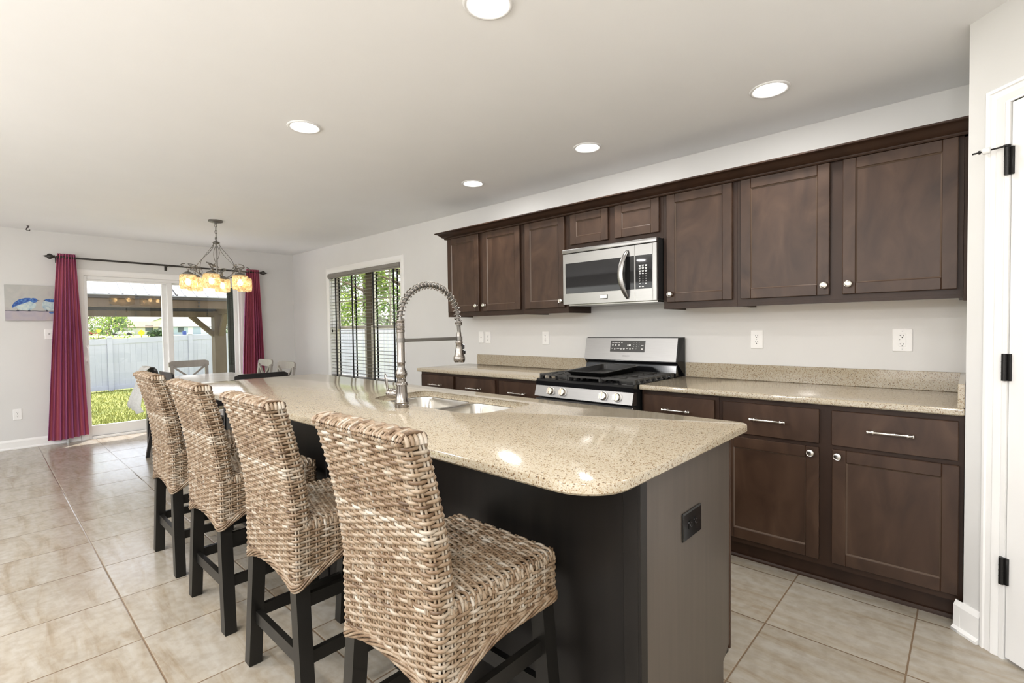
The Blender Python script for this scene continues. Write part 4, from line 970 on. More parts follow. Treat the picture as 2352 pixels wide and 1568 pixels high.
for k in range(6):
    a = math.radians(k * 60 + 33); d = Vector((math.cos(a), math.sin(a), 0)); s = Vector((-d.y, d.x, 0)); c0 = Vector((cx, cy, 0))
    arm = []
    for i in range(26):
        t_ = i / 25
        if t_ < .55: q = t_ / .55; r = .015 + .20 * q; z = 1.845 - .028 * math.sin(q * PI * .75) + .085 * q * q; side = .01 * math.sin(q * PI)
        else: q = (t_ - .55) / .45; an = -PI * .4 + q * 2 * PI * .95; r = .265 + .062 * math.cos(an + PI * .9); z = 1.935 + .020 * math.sin(an + PI * .9) + .012; side = .035 * math.sin(an)
        arm.append(c0 + d * r + s * side + Vector((0, 0, z)))
    bm = BM(); tube(bm, arm, .0048, 6)
    curl = [c0 + d * (.215 + .035 * math.cos(q)) + s * (.02 * math.sin(q)) + Vector((0, 0, 1.925 + .03 * math.sin(q))) for q in np.linspace(0, 4.8, 14)]; tube(bm, curl, .003, 5)
    ar = obj('arm', bm, 'pewter', CH, 60)
    bm = BM(); w = []
    for i in range(22):
        q = i / 21; r = .03 + .11 * math.sin(q * PI * .55) ** 2 + .06 * q * q; z = 2.200 - .27 * q; w.append(c0 + d * r + s * (.045 * math.sin(q * PI)) + Vector((0, 0, z)))
    w += [w[-1] + d * (.02 * math.sin(q)) + Vector((0, 0, -.02 + .02 * math.cos(q))) for q in np.linspace(.5, 4.5, 10)]
    tube(bm, w, .0027, 5); obj('scroll_wire', bm, 'pewter', ar, 60)
    sc = c0 + d * RS
    bm = BM(); lathe(bm, [(.008, 1.905), (.010, 1.895), (.007, 1.885), (.024, 1.880), (.044, 1.868), (.047, 1.858), (.047, 1.852), (.015, 1.850), (.015, 1.81)], sc, 18)
    tube(bm, [sc + d * .009 * math.cos(q) + Vector((0, 0, 1.912 + .010 * math.sin(q))) for q in [2 * PI * i / 12 for i in range(12)]], .0025, 5, True); obj('socket_cap', bm, 'pewter', ar, 40)
    bm = BM(); lathe(bm, [(.040, 1.853), (.066, 1.852), (.074, 1.845), (.0765, 1.80), (.0765, 1.74), (.073, 1.715), (.064, 1.706), (.060, 1.706), (.069, 1.718), (.0725, 1.745), (.0725, 1.80), (.069, 1.842), (.062, 1.848), (.040, 1.849)], sc, 24, None, False, False); wobble(bm, .0035, 22); obj('glass_shade', bm, 'amber_glass', ar, 70)
    bm = BM(); lathe(bm, [(.010, 1.825), (.013, 1.812), (.022, 1.79), (.024, 1.772), (.018, 1.754), (.004, 1.747)], sc, 14); obj('bulb', bm, 'bulb_glow', ar, 60)

# ------------------------------------------------------------------ woven bar stools
class Weave:
    def __init__(s): s.v = []; s.f = []; s.t = []; s.n = 0
    def tube(s, P, r, tone, n=6, closed=False, flat=None, Nv=None):
        P = np.asarray(P, float); m = len(P)
        if closed: T = np.roll(P, -1, 0) - np.roll(P, 1, 0)
        else: T = np.gradient(P, axis=0)
        T /= np.linalg.norm(T, axis=1)[:, None] + 1e-12
        if Nv is None: Nv = np.tile([1., 0, 0] if np.abs(T[:, 2]).mean() > .8 else [0, 0, 1.], (m, 1))
        Nv = Nv - T * (T * Nv).sum(1)[:, None]; Nv /= np.linalg.norm(Nv, axis=1)[:, None] + 1e-12; B = np.cross(T, Nv)
        rn, rb = (r, r) if flat is None else flat
        a = 2 * PI * np.arange(n) / n
        V = P[:, None, :] + Nv[:, None, :] * (np.cos(a) * rn)[None, :, None] + B[:, None, :] * (np.sin(a) * rb)[None, :, None]
        idx = np.arange(m * n).reshape(m, n) + s.n
        A = idx if closed else idx[:-1]; D = np.roll(idx, -1, 0) if closed else idx[1:]
        f = np.stack([A, np.roll(A, -1, 1), np.roll(D, -1, 1), D], -1).reshape(-1, 4)
        s.v.append(V.reshape(-1, 3)); s.f.append(f); s.t.append(np.full(m * n, tone)); s.n += m * n
    def mesh(s, name, liner=None):
        v = np.concatenate(s.v); f = np.concatenate(s.f); t = np.concatenate(s.t); nf = len(f)
        if liner is not None:
            lv, lf = liner; f2 = np.asarray(lf) + len(v); v = np.concatenate([v, lv]); t = np.concatenate([t, np.zeros(len(lv))]); f = np.concatenate([f, f2])
        me = bpy.data.meshes.new(name); me.vertices.add(len(v)); me.vertices.foreach_set('co', v.astype(np.float32).ravel())
        me.loops.add(f.size); me.loops.foreach_set('vertex_index', f.astype(np.int32).ravel())
        me.polygons.add(len(f)); me.polygons.foreach_set('loop_start', np.arange(0, f.size, 4, dtype=np.int32))
        try: me.polygons.foreach_set('loop_total', np.full(len(f), 4, dtype=np.int32))
        except Exception: pass
        mi = np.zeros(len(f), dtype=np.int32); mi[nf:] = 1
        me.update(calc_edges=True); me.materials.append(M['wicker']); me.materials.append(M['wicker_liner']); me.polygons.foreach_set('material_index', mi)
        me.polygons.foreach_set('use_smooth', np.ones(len(f), dtype=bool))
        a = me.attributes.new('tone', 'FLOAT', 'POINT'); a.data.foreach_set('value', t.astype(np.float32)); me.validate(); me.update()
        return me
def tone(): return float(np.clip(rng.normal(.52, .19), .05, .98))
HW = .2075; TH = .060; YS = .88      # half width, back thickness, y of the stool's origin
def yrear(z):
    q = np.clip((z - .62) / .43, 0, 1); return .665 - .080 * q ** 1.7 - .004 * np.clip((.62 - z) / .2, 0, 1)
def perim(w, d, r, n):
    """points + outward normals on a rounded rectangle 2w x d, starting mid back (y=0), n samples uniform in length"""
    L = [];
    segs = []
    pts = []; nr = []
    fine = 4000
    Ls = [2 * (w - r), PI / 2 * r, d - 2 * r, PI / 2 * r] * 2
    tot = sum(Ls); out = np.zeros((n, 2)); nn = np.zeros((n, 2))
    for i in range(n):
        s = tot * i / n; k = 0
        while s > Ls[k] and k < 7: s -= Ls[k]; k += 1
        if k == 0: out[i] = (-w + r + s, 0); nn[i] = (0, -1)
        elif k == 1: a = -PI / 2 + s / r; out[i] = (w - r + r * math.cos(a), r + r * math.sin(a)); nn[i] = (math.cos(a), math.sin(a))
        elif k == 2: out[i] = (w, r + s); nn[i] = (1, 0)
        elif k == 3: a = s / r; out[i] = (w - r + r * math.cos(a), d - r + r * math.sin(a)); nn[i] = (math.cos(a), math.sin(a))
        elif k == 4: out[i] = (w - r - s, d); nn[i] = (0, 1)
        elif k == 5: a = PI / 2 + s / r; out[i] = (-w + r + r * math.cos(a), d - r + r * math.sin(a)); nn[i] = (math.cos(a), math.sin(a))
        elif k == 6: out[i] = (-w, d - r - s); nn[i] = (-1, 0)
        else: a = PI + s / r; out[i] = (-w + r + r * math.cos(a), r + r * math.sin(a)); nn[i] = (math.cos(a), math.sin(a))
    return out, nn, tot
PITCHW = .0094; SR = .0045; AMP = .0040
def build_back():
    W = Weave(); nst = 28; per = 7; n = nst * per
    o, nn, tot = perim(HW - .004, TH, .020, n)
    zt, zb = 1.040, .640; rows = int((zt - zb) / PITCHW)
    ph = np.arange(n) / per * PI
    for k in range(rows + 1):
        z0 = zt - .003 - k * PITCHW
        off = AMP * np.cos(ph + (k % 2) * PI); wz = .0012 * np.sin(np.arange(n) * .13 + k * 1.7)
        taper = 1 - .006 * max(0, 1 - k / 3)
        P = np.stack([o[:, 0] * taper + nn[:, 0] * off, o[:, 1] + nn[:, 1] * off + yrear(z0) - YS, z0 + wz], 1)
        # break every row into two differently toned lengths
        c = int(rng.integers(0, n)); P = np.roll(P, -c, 0); N3 = np.roll(np.stack([nn[:, 0], nn[:, 1], 0 * ph], 1), -c, 0); hlf = n // 2
        W.tube(np.vstack([P[:hlf + 1]]), SR, tone(), 6, False, (.0036, .0048), N3[:hlf + 1]); W.tube(np.vstack([P[hlf:], P[:1]]), SR, tone(), 6, False, (.0036, .0048), np.vstack([N3[hlf:], N3[:1]]))
    zz = np.linspace(zt, zb - .01, 22)
    for s in range(nst):
        i = s * per
        for dx in (-.0045, .0045):
            tx, ty = -nn[i, 1], nn[i, 0]
            P = np.stack([np.full(22, o[i, 0] + tx * dx), o[i, 1] + ty * dx + yrear(zz) - YS, zz], 1)
            W.tube(P, .0036, tone() + .05, 5)
    # top edge: strands along x over the cap, plus wrapped stakes
    yr = float(yrear(1.04)) - YS
    cross = [(.002, 1.0395), (.011, 1.0475), (.023, 1.050), (.036, 1.050), (.048, 1.0475), (.057, 1.0395)]
    m = 16 * 5; xs = np.linspace(-HW + .010, HW - .010, m); ph2 = np.arange(m) / 5 * PI
    for k, (cy_, cz_) in enumerate(cross):
        ny, nz_ = (cy_ - .030) / .035, .8; l = math.hypot(ny, nz_); ny /= l; nz_ /= l
        off = .004 * np.cos(ph2 + (k % 2) * PI)
        dip = -.010 * np.clip((np.abs(xs) - HW + .03) / .024, 0, 1) ** 2
        P = np.stack([xs, yr + cy_ + ny * off, cz_ + nz_ * off + dip - .002], 1); W.tube(P, .0050, tone(), 6)
    a = np.linspace(-.35, PI + .35, 14)
    for x in np.linspace(-HW + .016, HW - .016, 16):
        for dx in (-.005, .005):
            P = np.stack([np.full(14, x + dx), yr + .030 - .0345 * np.cos(a), 1.034 + .017 * np.sin(a)], 1); W.tube(P, .0040, tone() - .03, 5)
    # end caps: curls over both top corners
    for sx in (-1, 1):
        for j, yy in enumerate((.008, .020, .032, .044, .054)):
            b = np.linspace(0, PI / 2, 8); P = np.stack([sx * (HW - .020 + .0195 * np.sin(b)), np.full(8, yr + yy), 1.026 + .021 * np.cos(b)], 1); W.tube(P, .0055, tone(), 6)
    ol, nl, _ = perim(HW - .011, TH - .014, .014, 40); lv = []; lf = []
    zs = np.linspace(1.040, .63, 12)
    for z in zs: lv += [(p[0], p[1] + .007 + yrear(z) - YS, z) for p in ol]
    for j in range(11):
        for i in range(40): lf.append((j * 40 + i, j * 40 + (i + 1) % 40, (j + 1) * 40 + (i + 1) % 40, (j + 1) * 40 + i))
    cidx = len(lv); lv.append((0, yrear(1.04) + .03 - YS, 1.040))
    for i in range(0, 40, 2): lf.append((i, (i + 1) % 40, (i + 2) % 40, cidx))
    return W.mesh('wicker_backrest', (np.array(lv), lf))
SEAT_Z = .646; YFRONT = 1.092
def zbot(x, y):
    """skirt hem: dips at the rear corners, arches between them and toward the front"""
    q = np.clip((.87 - y) / .205, 0, 1); side = .512 - .082 * q ** 1.6
    arch = .045 * (1 - (np.abs(x) / HW) ** 2.2) * np.clip((.72 - y) / .05, 0, 1)
    frnt = .022 * (1 - (np.abs(x) / HW) ** 2) * np.clip((y - 1.04) / .05, 0, 1)
    return side + arch + frnt
def build_seat():
    W = Weave(); y0 = .664; d = YFRONT - y0; nst = 50; per = 7; n = nst * per
    o, nn, tot = perim(HW, d, .022, n); ph = np.arange(n) / per * PI; yw = o[:, 1] + y0
    zb = zbot(o[:, 0], yw); rows = 23; N3 = np.stack([nn[:, 0], nn[:, 1], 0 * ph], 1)
    for k in range(rows):
        z = np.maximum(.6335 - k * PITCHW, zb + .004 + .0006 * k)
        off = AMP * np.cos(ph + (k % 2) * PI) - .006 * max(0, 1 - k / 1.5) * np.clip((yw - .70) / .03, 0, 1)
        P = np.stack([o[:, 0] + nn[:, 0] * off, yw + nn[:, 1] * off - YS, z + .001 * np.sin(np.arange(n) * .17 + k)], 1)
        parts = 3; c = int(rng.integers(0, n)); Pr = np.roll(P, -c, 0); Nr = np.roll(N3, -c, 0)
        for q in range(parts):
            a, b = n * q // parts, n * (q + 1) // parts; sl = [i % n for i in range(a, b + 1)]; W.tube(Pr[sl], SR, tone(), 6, False, (.0036, .0048), Nr[sl])
    for q in range(6):      # hem band of loosely twisted strands
        tw = np.arange(n) * 2 * PI * 7 / n + q * 2 * PI / 6
        P = np.stack([o[:, 0] + nn[:, 0] * (.0025 + .0035 * np.cos(tw)), yw + nn[:, 1] * (.0025 + .0035 * np.cos(tw)) - YS, zb + .0105 * np.sin(tw) + .004], 1); W.tube(P, .0040, tone() - .06, 6, True)
    for s in range(nst):
        i = s * per
        for dx in (-.0045, .0045):
            tx, ty = -nn[i, 1], nn[i, 0]; zz = np.linspace(SEAT_Z - .004, zb[i], 8)
            P = np.stack([np.full(8, o[i, 0] + tx * dx), np.full(8, yw[i] + ty * dx - YS), zz], 1); W.tube(P, .0036, tone() + .05, 5)
    # seat top
    ya, yb = .700, YFRONT - .006; rows = int((yb - ya) / .0097); RC = .018; fl = HW - RC; sm_ = fl + RC * PI / 2 + .006; m = 13 * 7; ss = np.linspace(-sm_, sm_, m); ph2 = np.arange(m) / 7 * PI
    sa = np.abs(ss); an = np.clip((sa - fl) / RC, 0, PI / 2); dn = np.clip(sa - fl - RC * PI / 2, 0, 1)
    xs = np.sign(ss) * np.where(sa < fl, sa, fl + RC * np.sin(an)); nx = np.sign(ss) * np.sin(an); nz_ = np.cos(an)
    for k in range(rows + 1):
        y = ya + k * .0097; ef = max(0, (y - (YFRONT - .022)) / .022)
        z = SEAT_Z - RC + RC * np.cos(an) - dn - .014 * ef ** 2 - .006 * np.cos(xs / HW * PI / 2) * math.sin((y - ya) / (yb - ya) * PI)
        off = .0038 * np.cos(ph2 + (k % 2) * PI)
        P = np.stack([xs * (1 - .02 * ef) + nx * off, np.full(m, y - YS), z + nz_ * off], 1); W.tube(P, SR, tone(), 6, False, (.0036, .0048))
    for x in np.linspace(-HW + .012, HW - .012, 12):
        for dx in (-.0045, .0045):
            yy = np.linspace(ya, YFRONT - .004, 16); ef = np.clip((yy - (YFRONT - .022)) / .022, 0, 1); edge = max(0, (abs(x) - HW + .022) / .022)
            z = SEAT_Z - .018 * edge ** 2 - .016 * ef ** 2 - .006 * np.cos(x / HW * PI / 2) * np.sin(np.clip((yy - ya) / (yb - ya), 0, 1) * PI)
            W.tube(np.stack([np.full(16, x + dx), yy - YS, z], 1), .0036, tone() + .05, 5)
    nl = 52; ol, nl2, _ = perim(HW - .009, d - .018, .018, nl); lv = []; lf = []
    for t_ in (0, 1):
        for p in ol:
            yv = p[1] + y0 + .009; zb_ = float(zbot(np.array(p[0]), np.array(yv))); lv.append((p[0], yv - YS, SEAT_Z - .010 if t_ == 0 else zb_ + .004))
    for i in range(nl): lf.append((i, (i + 1) % nl, nl + (i + 1) % nl, nl + i))
    for zc in (SEAT_Z - .012,):
        cidx = len(lv); lv.append((0, (y0 + YFRONT) / 2 - YS, zc))
        for i in range(0, nl, 2): lf.append((i, (i + 1) % nl, (i + 2) % nl, cidx))
    return W.mesh('wicker_seat', (np.array(lv), lf))
ME_BACK = build_back(); ME_SEAT = build_seat()
def stool(label):
    t = thing('bar_stool', label, 'bar stool', (0, 0, 0), 0, 'wicker bar stools along the island')
    for nm, me in (('wicker_seat', ME_SEAT), ('wicker_backrest', ME_BACK)):
        o = bpy.data.objects.new(nm, me); C.objects.link(o); o.parent = t
    lw = .046
    for sx in (-1, 1):
        xt = sx * (HW - .034); xb = sx * (HW + .020)
        for (yt, ybm, zt) in ((.692, .683, .50), (1.055, 1.050, .56)):
            yt -= YS; ybm -= YS; bm = BM(); lo = []
            for (x, y, z, w) in ((xb, ybm, 0, lw * .46), (xb, ybm, .004, lw * .5), (xt, yt, zt, lw * .5)):
                lo.append([(x - w, y - w, z), (x + w, y - w, z), (x + w, y + w, z), (x - w, y + w, z)])
            loft(bm, lo); obj('leg', bm, 'leg_black', t)
    def lx(z, s): return s * ((HW + .020) + ((HW - .034) - (HW + .020)) * z / .52)
    for sx in (-1, 1):
        for z in (.385, .205):
            bm = BM(); x = lx(z, sx); beam(bm, (x, .700 - YS, z), (x, 1.04 - YS, z), .020, .042); obj('side_stretcher', bm, 'leg_black', t)
    bm = BM(); beam(bm, (lx(.195, -1) + .02, .690 - YS, .195), (lx(.195, 1) - .02, .690 - YS, .195), .020, .046); obj('rear_stretcher', bm, 'leg_black', t)
    bm = BM(); beam(bm, (lx(.26, -1) + .02, 1.05 - YS, .26), (lx(.26, 1) - .02, 1.05 - YS, .26), .022, .045); obj('footrest', bm, 'leg_black', t)
    return t
st = stool('woven wicker bar stool nearest the camera, with black wood legs'); st.matrix_basis = Matrix.Translation((-1.057, YS, 0))
dup(st, (-1.780, YS, 0), 0, 'woven wicker bar stool second from the camera, behind the nearest stool')
dup(st, (-2.515, YS, 0), .01, 'woven wicker bar stool third from the camera, before the farthest stool')
dup(st, (-3.240, YS, 0), -.01, 'woven wicker bar stool farthest from the camera, nearest the sliding door')

# ------------------------------------------------------------------ dining table and chairs
DT = thing('dining_table', 'white topped dining table beyond the island under the chandelier', 'table', (-5.8, 1.72, 0))
bm = BM(); slab(bm, rrect(-6.96, -4.62, 1.235, 2.205, .02, 4), [], .722, .750, .004); obj('tabletop', bm, 'table_white', DT)
bm = BM(); tx0, tx1, ty0, ty1 = -6.92, -4.66, 1.285, 2.155
box(bm, tx0, tx1, ty0, ty0 + .022, .64, .722); box(bm, tx0, tx1, ty1 - .022, ty1, .64, .722); box(bm, tx0, tx0 + .022, ty0, ty1, .64, .722); box(bm, tx1 - .022, tx1, ty0, ty1, .64, .722); obj('apron', bm, 'chair_black', DT)
for x in (tx0 + .03, tx1 - .03):
    for y in (ty0 + .03, ty1 - .03):
        bm = BM(); box(bm, x - .03, x + .03, y - .03, y + .03, 0, .722, .003); obj('leg', bm, 'chair_black', DT)
def dining_chair(m, label, grp):     # faces +y, back rail at y=0
    t = thing('dining_chair', label, 'dining chair', (0, 0, 0), 0, grp)
    w = .205
    bm = BM(); lo = []
    for i in range(13):
        u = -1 + 2 * i / 12; y = -.028 + .018 * u * u - .0
        hh = .045 - .016 * max(0, abs(u) - .92) / .08
        y2 = y - .012
        lo.append([(u * (w + .012), y2 - .011, .868 - hh * .86), (u * (w + .012), y2 + .011, .868 - hh * .86), (u * (w + .012), y2 + .004, .868 + hh), (u * (w + .012), y2 - .014, .868 + hh)])
    loft(bm, lo); obj('top_rail', bm, m, t, 40)
    for s in (-1, 1):
        bm = BM(); loft(bm, [[(s * x - .017, y - .014, z), (s * x + .017, y - .014, z), (s * x + .017, y + .014, z), (s * x - .017, y + .014, z)] for x, y, z in ((.180, -.045, 0), (.182, -.005, .25), (.183, .012, .45), (.186, .004, .62), (.190, -.022, .86))]); obj('back_post', bm, m, t)
        bm = BM(); beam(bm, (s * .165, -.016, .835), (-s * .165, .004, .56), .020, .024, (0, 1, 0)); obj('cross_brace', bm, m, t)
        bm = BM(); loft(bm, [[(s * x - h, y - h, z), (s * x + h, y - h, z), (s * x + h, y + h, z), (s * x - h, y + h, z)] for x, y, z, h in ((.178, .375, 0, .013), (.180, .375, .44, .018))]); obj('front_leg', bm, m, t)
    bm = BM(); beam(bm, (-.17, .008, .545), (.17, .008, .545), .018, .04); obj('lower_rail', bm, m, t)
    bm = BM(); slab(bm, rrect(-.205, .205, .012, .405, .03, 4), [], .440, .462, .005); obj('seat', bm, m, t)
    bm = BM(); box(bm, -.17, .17, .365, .383, .385, .44); box(bm, -.188, -.172, .02, .37, .385, .44); box(bm, .172, .188, .02, .37, .385, .44); obj('seat_frame', bm, m, t)
    return t
g = dining_chair('chair_gray', 'grey wooden cross back chair at the far end of the table, before the glass door', 'grey cross back dining chairs')
g.matrix_basis = Matrix.Translation((-7.19, 1.80, 0)) @ Matrix.Rotation(-PI / 2, 4, 'Z')
dup(g, (-6.54, 2.44, 0), PI, 'grey wooden cross back chair standing before the right red curtain')
dup(g, (-5.82, 2.40, 0), PI + .03, 'grey wooden cross back chair nearest the slat blind window')
k = dining_chair('chair_black', 'black dining chair at the near end of the table, right behind the island', 'black dining chairs')
k.matrix_basis = Matrix.Translation((-4.475, 1.645, 0)) @ Matrix.Rotation(PI / 2, 4, 'Z')
dup(k, (-5.96, 1.185, 0), 0, 'black dining chair with pale cloth over its back, behind the farthest stool')
dup(k, (-5.37, 1.185, 0), 0, 'black dining chair peeking out just right of the farthest stool top')
# cloth draped over a chair back
bm = BM(); rowsv = []; prof = [(.055, .60), (.050, .70), (.040, .80), (.022, .895), (.004, .923), (-.026, .925), (-.048, .90), (-.062, .82), (-.075, .72), (-.10, .62), (-.115, .54), (-.10, .49)]
for side in (0, .003):
    g_ = []
    for j, (dy, z) in enumerate(prof):
        row = []
        for i in range(15):
            u = i / 14; fl = .022 * math.sin(u * 15 + j * .5) * max(0, (j - 5) / 6); x = -6.165 + u * .34 - .03 * max(0, j - 7) * (1 - u)
            row.append(bm.verts.new((x, 1.145 + dy * 1.15 + .012 + fl - side * (1 if j > 5 else -1) * .4, z + .006 + side + (.02 * math.sin(u * 7) if j > 9 else 0))))
        g_.append(row)
    rowsv.append(g_)
for g_ in rowsv:
    for j in range(len(prof) - 1):
        for i in range(14): bm.faces.new((g_[j][i], g_[j][i + 1], g_[j + 1][i + 1], g_[j + 1][i]))
tag(obj('draped_cloth', bm, 'cloth_pale', None, 80), 'pale grey cloth hanging over a black chair back behind the farthest stool', 'cloth')

# ------------------------------------------------------------------ outdoors
GZ = -.55
bm = BM(); box(bm, -23.5, XF - .15, -30, 40, GZ - .3, GZ); box(bm, XF - .15, 12, YB + .15, 40, GZ - .3, GZ); 
struct(obj('ground_lawn', bm, 'lawn'))
bm = BM(); box(bm, -11.4, XF - .155, -9, 3.3, GZ - .1, GZ + .03); struct(obj('ground_bounce_slab', bm, 'bounce_concrete'))  # unseen pale slab added to bounce sun through the door onto the ceiling
bm = BM(); box(bm, XF - .15, 12, -30, YR - .15, GZ - .3, GZ + .3); struct(obj('ground_bounce', bm, 'bounce_concrete'))  # unseen bright ground added behind the house to bounce sun indoors
bm = BM(); v = [bm.verts.new(p) for p in ((-23.4, -60, GZ), (-23.4, 120, GZ), (-90, 160, .0), (-90, -60, .0), (-150, 200, .78), (-150, -60, .78), (-230, 260, 1.0), (-230, -60, 1.0))]
for q in ((0, 1, 2, 3), (3, 2, 4, 5), (5, 4, 6, 7)): bm.faces.new([v[i] for i in q])
struct(obj('ground_field', bm, 'field'))
# grass blades where the lawn shows through the door
bl = bmesh.new()
for i in range(14000):
    x = -12.3 - 7.4 * (rng.random() ** 1.3); y = .6 + rng.random() * 4.6 * (abs(x) / 16); x = max(x, -19.6 - .18 * (y - 2.8) + .0)
    h = .045 + .05 * rng.random(); a = rng.random() * PI; w = .006; dx, dy = math.cos(a) * w, math.sin(a) * w; lx_, ly_ = rng.normal(0, .025, 2)
    p = [bl.verts.new((x - dx, y - dy, GZ)), bl.verts.new((x + dx, y + dy, GZ)), bl.verts.new((x + lx_, y + ly_, GZ + h))]; bl.faces.new(p)
o = obj('lawn_grass', bl, 'grass_blade'); tag(o, 'sunlit green lawn grass outside the sliding glass door', 'grass'); o['kind'] = 'stuff'
# vinyl fence beyond the lawn
def fence_panel(a, b, za, zb_, parent):
    a = Vector(a); b = Vector(b); d = (b - a); L = d.length; d.normalize(); n = Vector((-d.y, d.x, 0)); bm = BM(); k = 14
    def P(s, o, z): q = a + d * s + n * o; return (q.x, q.y, z)
    def strip(s0, s1, o, z0, z1, z2, z3): hexa(bm, [P(s0, -o, z0), P(s1, -o, z1), P(s1, o, z1), P(s0, o, z0), P(s0, -o, z2), P(s1, -o, z3), P(s1, o, z3), P(s0, o, z2)])
    for i in range(k):
        s0 = .065 + (L - .13) * i / k; s1 = .065 + (L - .13) * (i + 1) / k - .006
        strip(s0, s1, .011, GZ + .1, GZ + .1, za + (zb_ - za) * s0 / L - .16, za + (zb_ - za) * s1 / L - .16)
    strip(.06, L - .06, .006, GZ + .1, GZ + .1, za - .16, zb_ - .16)
    strip(.06, L - .06, .025, za - .17, zb_ - .17, za, zb_); strip(.06, L - .06, .025, GZ + .03, GZ + .03, GZ + .17, GZ + .17)
    return obj('fence_panel', bm, 'fence_vinyl', parent)
def fence_post(p, zt, parent):
    x, y = p[:2]
    bm = BM(); box(bm, x - .065, x + .065, y - .065, y + .065, GZ, zt + .03, .004); po_ = obj('fence_post', bm, 'fence_vinyl', parent)
    bm = BM(); box(bm, x - .082, x + .082, y - .082, y + .082, zt + .03, zt + .05, .003); old = set(bm.verts); v = box(bm, x - .07, x + .07, y - .07, y + .07, zt + .05, zt + .09)
    for q in v[4:]: q.co.x = x + (q.co.x - x) * .3; q.co.y = y + (q.co.y - y) * .3
    obj('post_cap', bm, 'fence_vinyl', po_)
fd = Vector((-.178, .984)).normalized(); P0 = Vector((-19.857, 2.81))
posts = [P0 + fd * (2.335 * i) for i in range(-1, 4)]
ztop = [1.045, 1.090, 1.165, 1.245, 1.33]
FN = thing('vinyl_fence', 'white vinyl privacy fence at the end of the lawn outside the sliding door', 'fence', (P0.x, P0.y, GZ))
for i in range(5): fence_post(posts[i], ztop[i], FN)
for i in range(4): fence_panel((posts[i].x, posts[i].y, 0), (posts[i + 1].x, posts[i + 1].y, 0), ztop[i], ztop[i + 1], FN)
SF = thing('vinyl_fence', 'white side yard fence seen through the slats of the dining window', 'fence', (-12.5, 9.1, GZ))
sp_ = [(-17.4 + 2.4 * i, 9.2 - .03 * i) for i in range(5)]
for p in sp_: fence_post(p, 1.36, SF)
for p, q in zip(sp_, sp_[1:]): fence_panel((*p, 0), (*q, 0), 1.36, 1.36, SF)

# garden shelter with metal roof
GP = thing('wooden_shelter', 'cedar garden shelter with a white metal roof outside the sliding door', 'shelter', (-10.5, 1.0, GZ))
xn, xfp, yr_, yl_ = -9.0, -11.7, 3.47, .35
bm = BM(); box(bm, xn - .07, xn + .02, yl_, 2.86, 1.645, 1.770, .004); obj('front_beam', bm, 'cedar', GP)
bm = BM()
for y in (1.30, 2.40):
    for z in (1.675, 1.735): lathe(bm, [(.016, 0), (.016, .008)], (xn + .02, y, z), 8, (1, 0, 0))
obj('bolts', bm, 'fascia_dark', GP)
bm = BM(); box(bm, xfp - .05, xfp + .08, yl_, yr_ + .12, 1.575, 1.690, .004); obj('rear_beam', bm, 'cedar', GP)
bm = BM()
for y in (1.75, 2.05, 2.55, 3.25):
    for z in (1.605, 1.655): lathe(bm, [(.014, 0), (.014, .008)], (xfp + .08, y, z), 8, (1, 0, 0))
obj('bolts', bm, 'fascia_dark', GP)
bm = BM(); box(bm, xfp - .115, xfp + .115, yr_ - .10, yr_ + .115, GZ, 1.70, .006); obj('post', bm, 'cedar', GP)
bm = BM(); beam(bm, (xfp, yr_ - .08, 1.20), (xfp, yr_ - .50, 1.60), .09, .10, (1, 0, 0), .003); obj('brace', bm, 'cedar', GP)
bm = BM(); beam(bm, (xfp + .08, yr_ + .02, 1.20), (xfp + .46, yr_ + .02, 1.66), .09, .10, (0, 1, 0), .003); obj('brace', bm, 'cedar', GP)
bm = BM(); box(bm, xfp, xn + .02, yr_ - .04, yr_ + .05, 1.64, 1.75, .004); obj('side_beam', bm, 'cedar', GP)
bm = BM(); box(bm, xn - .06, xn + .05, yl_, yr_ + .2, 1.770, 1.812); obj('fascia_and_shade', bm, 'fascia_dark', GP)
bm = BM(); box(bm, xfp - .16, xfp - .06, yl_, yr_ + .2, 1.60, 1.83); obj('fascia_and_shade', bm, 'fascia_dark', GP)  # second box added: shaded gap under the roof built as a dark strip
bm = BM(); z0, zr = 1.815, 2.62; xr_ = -10.55
hexa(bm, [(xn + .06, yl_, z0), (xr_, yl_, zr), (xr_, yr_ + .25, zr), (xn + .06, yr_ + .25, z0), (xn + .06, yl_, z0 + .012), (xr_, yl_, zr + .012), (xr_, yr_ + .25, zr + .012), (xn + .06, yr_ + .25, z0 + .012)])
hexa(bm, [(xr_, yl_, zr), (-12.2, yl_, z0), (-12.2, yr_ + .25, z0), (xr_, yr_ + .25, zr), (xr_, yl_, zr + .012), (-12.2, yl_, z0 + .012), (-12.2, yr_ + .25, z0 + .012), (xr_, yr_ + .25, zr + .012)])
y = yl_
while y < yr_ + .25:
    beam(bm, (xn + .06, y, z0 + .018), (xr_, y, zr + .018), .014, .022, (0, 1, 0)); y += .155
obj('roof_panel', bm, 'roof_metal', GP)
bm = BM()
for y in (2.10, 3.30): beam(bm, (xn + .06, y, z0 + .026), (xr_, y, zr + .026), .02, .03, (0, 1, 0))
obj('roof_seam', bm, 'fascia_dark', GP)

